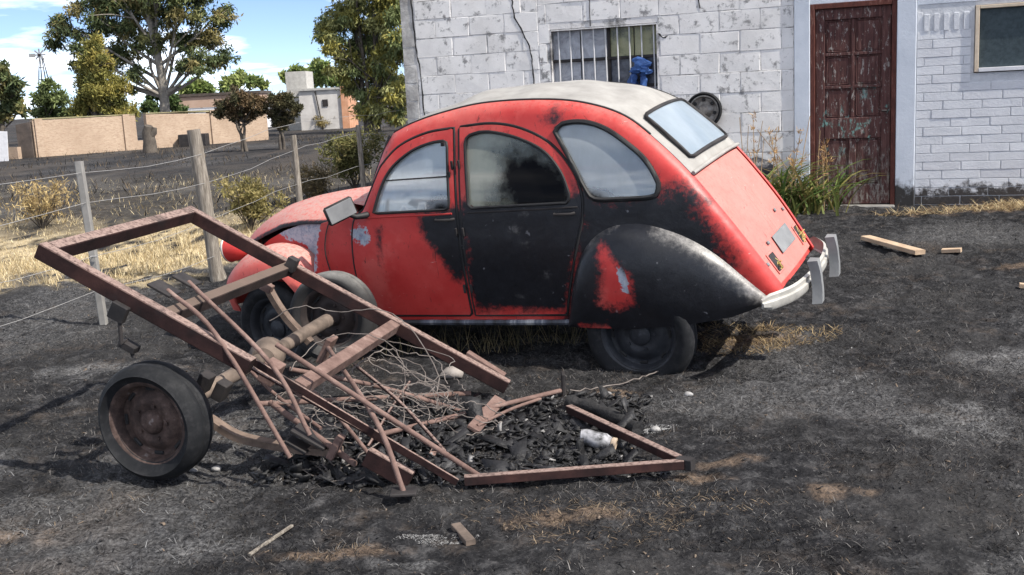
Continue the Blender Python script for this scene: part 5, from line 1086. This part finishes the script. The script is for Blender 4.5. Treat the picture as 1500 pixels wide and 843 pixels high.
# white outbuilding with tank
p = at(475, 185, 52); p[2] = .2; ob = empty('outbuilding', p, 'small whitewashed outbuilding with orange brick corner and grey tank', 'building'); u = 52/FPX; zt = at(475, 132, 52)[2]-p[2]
M_wht = simple('old_whitewash', (.42, .40, .38), (.62, .60, .57), 1.4, .95, .4, 12, .02)
MB().box((-.1, 1.5, zt/2-.1), (60*u, 3, zt+.2)).build('wall', M_wht, ob); MB().box((30*u+.08, 1.45, zt/2), (10*u, 3.1, zt+.25)).build('brick_corner', simple('orange_brick', (.46, .22, .12), (.60, .34, .22), 4, .95), ob)
MB().box((4*u, -.01, zt*.68), (.26, .06, .32)).build('window', M_steel_black, ob); MB().box((-40*u, 1.8, zt*.55+.3), (30*u, 2, zt+1.1)).build('tank', M_conc, ob); MB().box((-.1, 1.5, zt+.05), (62*u, 3.2, .1)).build('roof', M_conc, ob)
MB().tube([(-.05, -.06, 0), (-.3, -.06, zt*.98)], .03, 6).build('pipe', M_steel_black, ob, 60)
# wind pump
p = at(68, 150, 120); p[2] = .2; wp = empty('wind_pump', p, 'thin steel wind pump tower on the horizon', 'windmill'); zt = at(66, 82, 120)[2]-p[2]
for sx, sy in ((-1, -1), (1, -1), (1, 1), (-1, 1)): MB().tube([(sx*.9, sy*.9, 0), (sx*.12, sy*.12, zt)], .06, 5).build('leg', M_steel_black, wp)
for hh in (.3, .5, .68, .84):
    w_ = .9-(.78*hh); MB().tube([(-w_, -w_, zt*hh), (w_, -w_, zt*hh)], .04, 4).build('brace', M_steel_black, wp)
hub = MB().lathe([(0, -.1), (.15, -.1), (.15, .1), (0, .1)], 10).build('fan_hub', M_steel_black, wp); hub.location = (0, -.3, zt+.1)
for k in range(8):
    a_ = k*math.pi/4; MB().box((.42*math.cos(a_), 0, .42*math.sin(a_)), (.5, .05, .16), np.array([[math.cos(a_), 0, -math.sin(a_)], [0, 1, 0], [math.sin(a_), 0, math.cos(a_)]])).build('blade', M_wire, hub)
MB().box((-1.0, .2, zt+.1), (.7, .05, .4)).build('tail_vane', M_wire, wp)
# ------------------------------------------------------------------ by the door and small things in the yard
pp = WO+WX*(-.10)+WN*.42; pp[2] = float(gz(pp[0], pp[1])); pl = empty('garden_plant', pp, 'strap leaved green plant with dry flower stalks beside the brown door', 'plant')
def strap(k, lmin, lmax, wmin, wmax, cols, seed, spread=(.42, .2), rise=.75):
    r = np.random.default_rng(seed); out = []
    for i in range(k):
        o_ = A3(r.normal(0, spread[0]), r.normal(0, spread[1]), 0); o_[0] = np.clip(o_[0], -.8, .55); a_ = r.random()*6.28; L = r.uniform(lmin, lmax); w_ = r.uniform(wmin, wmax); d = A3(math.cos(a_), math.sin(a_)*.7, 0); sd_ = A3(-d[1], d[0], 0); V = []
        ri = rise*(.6+.6*r.random())
        for t in np.linspace(0, 1, 6):
            c_ = o_+d*L*.75*t**1.3+A3(0, 0, L*ri*(t-.55*t*t)*1.5-.02); ww = w_*(1-t**2.2)+.001; V += [c_-sd_*ww+A3(0, 0, ww*.5), c_, c_+sd_*ww+A3(0, 0, ww*.5)]
        out.append((V, [(j*3+q, j*3+q+1, (j+1)*3+q+1, (j+1)*3+q) for j in range(5) for q in range(2)], cols[r.integers(len(cols))]*np.ones(3)*(.8+.4*r.random())))
    return out
cl_ = [np.array(c) for c in ((.05, .085, .025), (.075, .11, .03), (.04, .06, .02), (.10, .12, .04), (.17, .135, .06), (.12, .115, .04))]
for V, F_, c in strap(285, .45, .95, .009, .021, cl_, 41, (.30, .15)): mk('leaf', np.array(V), F_, M_leaf, pl, None, {'col': np.tile(c, (len(V), 1))})
r = np.random.default_rng(43)
for i in range(16):
    o_ = A3(r.uniform(-.35, .5), r.normal(-.02, .1), 0); h = r.uniform(.5, .95); d = A3(r.normal(0, .12), r.normal(0, .06), 0); q = cr([o_, o_+d*.5+A3(0, 0, h*.5), o_+d*1.4+A3(0, 0, h)], 4)
    MB().tube(q, np.linspace(.006, .003, 9), 5).build('dry_stalk', M_stalk, pl, 60)
    if i % 2 == 0: V, F_, c = leaves(q[-4:], np.full(4, .035), 60, .05, .008, [(.22, .13, .06), (.30, .2, .1)], -1, 50+i); mk('seed_head', V, F_, M_leaf, pl, None, {'col': c})
# dark bag behind the plant, planks, bottle, stones, log
bp_ = WO+WX*(-.42)+WN*.22; bp_[2] = float(gz(bp_[0], bp_[1])); m = MB().add(*rag((0, 0, .24), (.22, .14, .26), 5, 14, 11)); o = m.build('dark_bag', simple('black_plastic', (.008, .009, .014), (.03, .032, .042), 8, .45, .6, 20, .02), None, 60); o.location = bp_; tag(o, 'crumpled black bag against the block wall behind the car', 'bag')
def plank(px0, py0, px1, py1, w_, h_, label, mat, cat='plank'):
    a_, b_ = gnd(px0, py0)+A3(0, 0, h_*.6), gnd(px1, py1)+A3(0, 0, h_*.6); o = MB().beam(a_-b_, A3(0, 0, 0), w_, h_, (0, 0, 1), .08).build('wood_plank' if cat == 'plank' else 'wood_piece', mat); o.location = b_; return tag(o, label, cat)
M_pl = simple('sawn_wood', (.34, .24, .16), (.52, .39, .27), 10, .85, .3)
plank(1268, 352, 1348, 374, .09, .035, 'loose sawn plank on the ground near the brown door', M_pl); plank(1380, 371, 1408, 370, .07, .03, 'short wood offcut lying beyond the sawn plank', M_pl, 'wood'); plank(1493, 422, 1520, 425, .05, .03, 'wood stick by the edge of the straw', M_pl, 'wood')
plank(365, 815, 428, 772, .012, .008, 'thin grey stick on the bare ground in front of the trailer', M_wood, 'stick'); plank(668, 775, 690, 800, .035, .02, 'small charred stick on the ash patch', M_axle, 'stick')
lg = [gnd(832, 600)+A3(0, 0, .04), gnd(870, 612)+A3(0, 0, .045), gnd(935, 640)+A3(0, 0, .035)]; o = MB().tube(cr(np.array(lg)-lg[2], 5), .032+.007*np.sin(np.arange(11)*1.9), 9).build('charred_log', M_char, None, 50); o.location = lg[2]; tag(o, 'charred black log beside the drawbar', 'log')
bo = gnd(876, 660)+A3(0, 0, .045); bt_ = empty('burnt_bottle', bo, 'half melted white plastic bottle lying between the drawbar arms', 'bottle'); bt_.rotation_euler = (.1, math.radians(12), math.radians(-18))
V = MB().lathe([(0, -.072), (.026, -.07), (.034, -.05), (.036, 0), (.034, .03), (.026, .05), (.022, .066), (.022, .075), (.015, .076), (.013, .06)], 20, f=lambda V: V*(1+.10*np.sin(V[:, [1]]*60+V[:, [0]]*40))).build('bottle_body', simple('scorched_plastic', (.02, .02, .02), (.40, .40, .42), 38, .6, .4), bt_, 60); V.rotation_euler = (0, 0, math.radians(-90))
V2 = MB().lathe([(.024, .058), (.029, .064), (.029, .08), (.019, .082), (.017, .066)], 18).build('bottle_neck', simple('tan_ring', (.30, .23, .17), (.45, .36, .27), 20, .8), bt_, 60); V2.rotation_euler = (0, 0, math.radians(-90))
def stone(px, py, s, label, mat=None, seed=1, name='stone', cat='stone'):
    bm = bmesh.new(); bmesh.ops.create_icosphere(bm, subdivisions=2, radius=1); r_ = np.random.default_rng(seed); V = np.array([tuple(v.co) for v in bm.verts]); F_ = [tuple(v.index for v in f.verts) for f in bm.faces]; bm.free()
    k_ = r_.normal(0, 1, (4, 3)); V = V*(1+.12*np.sin(V@k_.T*2+seed).sum(1)[:, None]*.6)*A3(1.25, .9, .7)*s; o = mk(name, V, F_, mat or M_stone, None, 60); o.location = gnd(px, py)+A3(0, 0, s*.45); return tag(o, label, cat)
stone(662, 553, .05, 'rounded pale stone under the far trailer beam', None, 3)
for px, py, s, lb in ((318, 690, .018, 'white pebble right of the trailer wheel'), (283, 692, .014, 'small white pebble below the trailer wheel'), (62, 597, .014, 'pale pebble left of the trailer wheel'), (1008, 580, .018, 'reddish pebble beyond the drawbar tip'), (960, 632, .02, 'pale ash lump by the charred log')): stone(px, py, s, lb, M_ashwhite, int(px))
o = patch('ash_patch', 'crumbled pale ash beside the charred log', *gnd(958, 630)[:2], .10, .05, 700, [(.42, .42, .42), (.28, .28, .28)], .004, .013, 1.2, (.002, .005), 0, 'ash'); patch('ash_patch', 'white ash smear in front of the trailer', *gnd(640, 790)[:2], .13, .035, 1500, [(.34, .34, .34), (.24, .235, .23), (.16, .16, .16)], .002, .009, 1.3, (.001, .003), 0, 'ash')
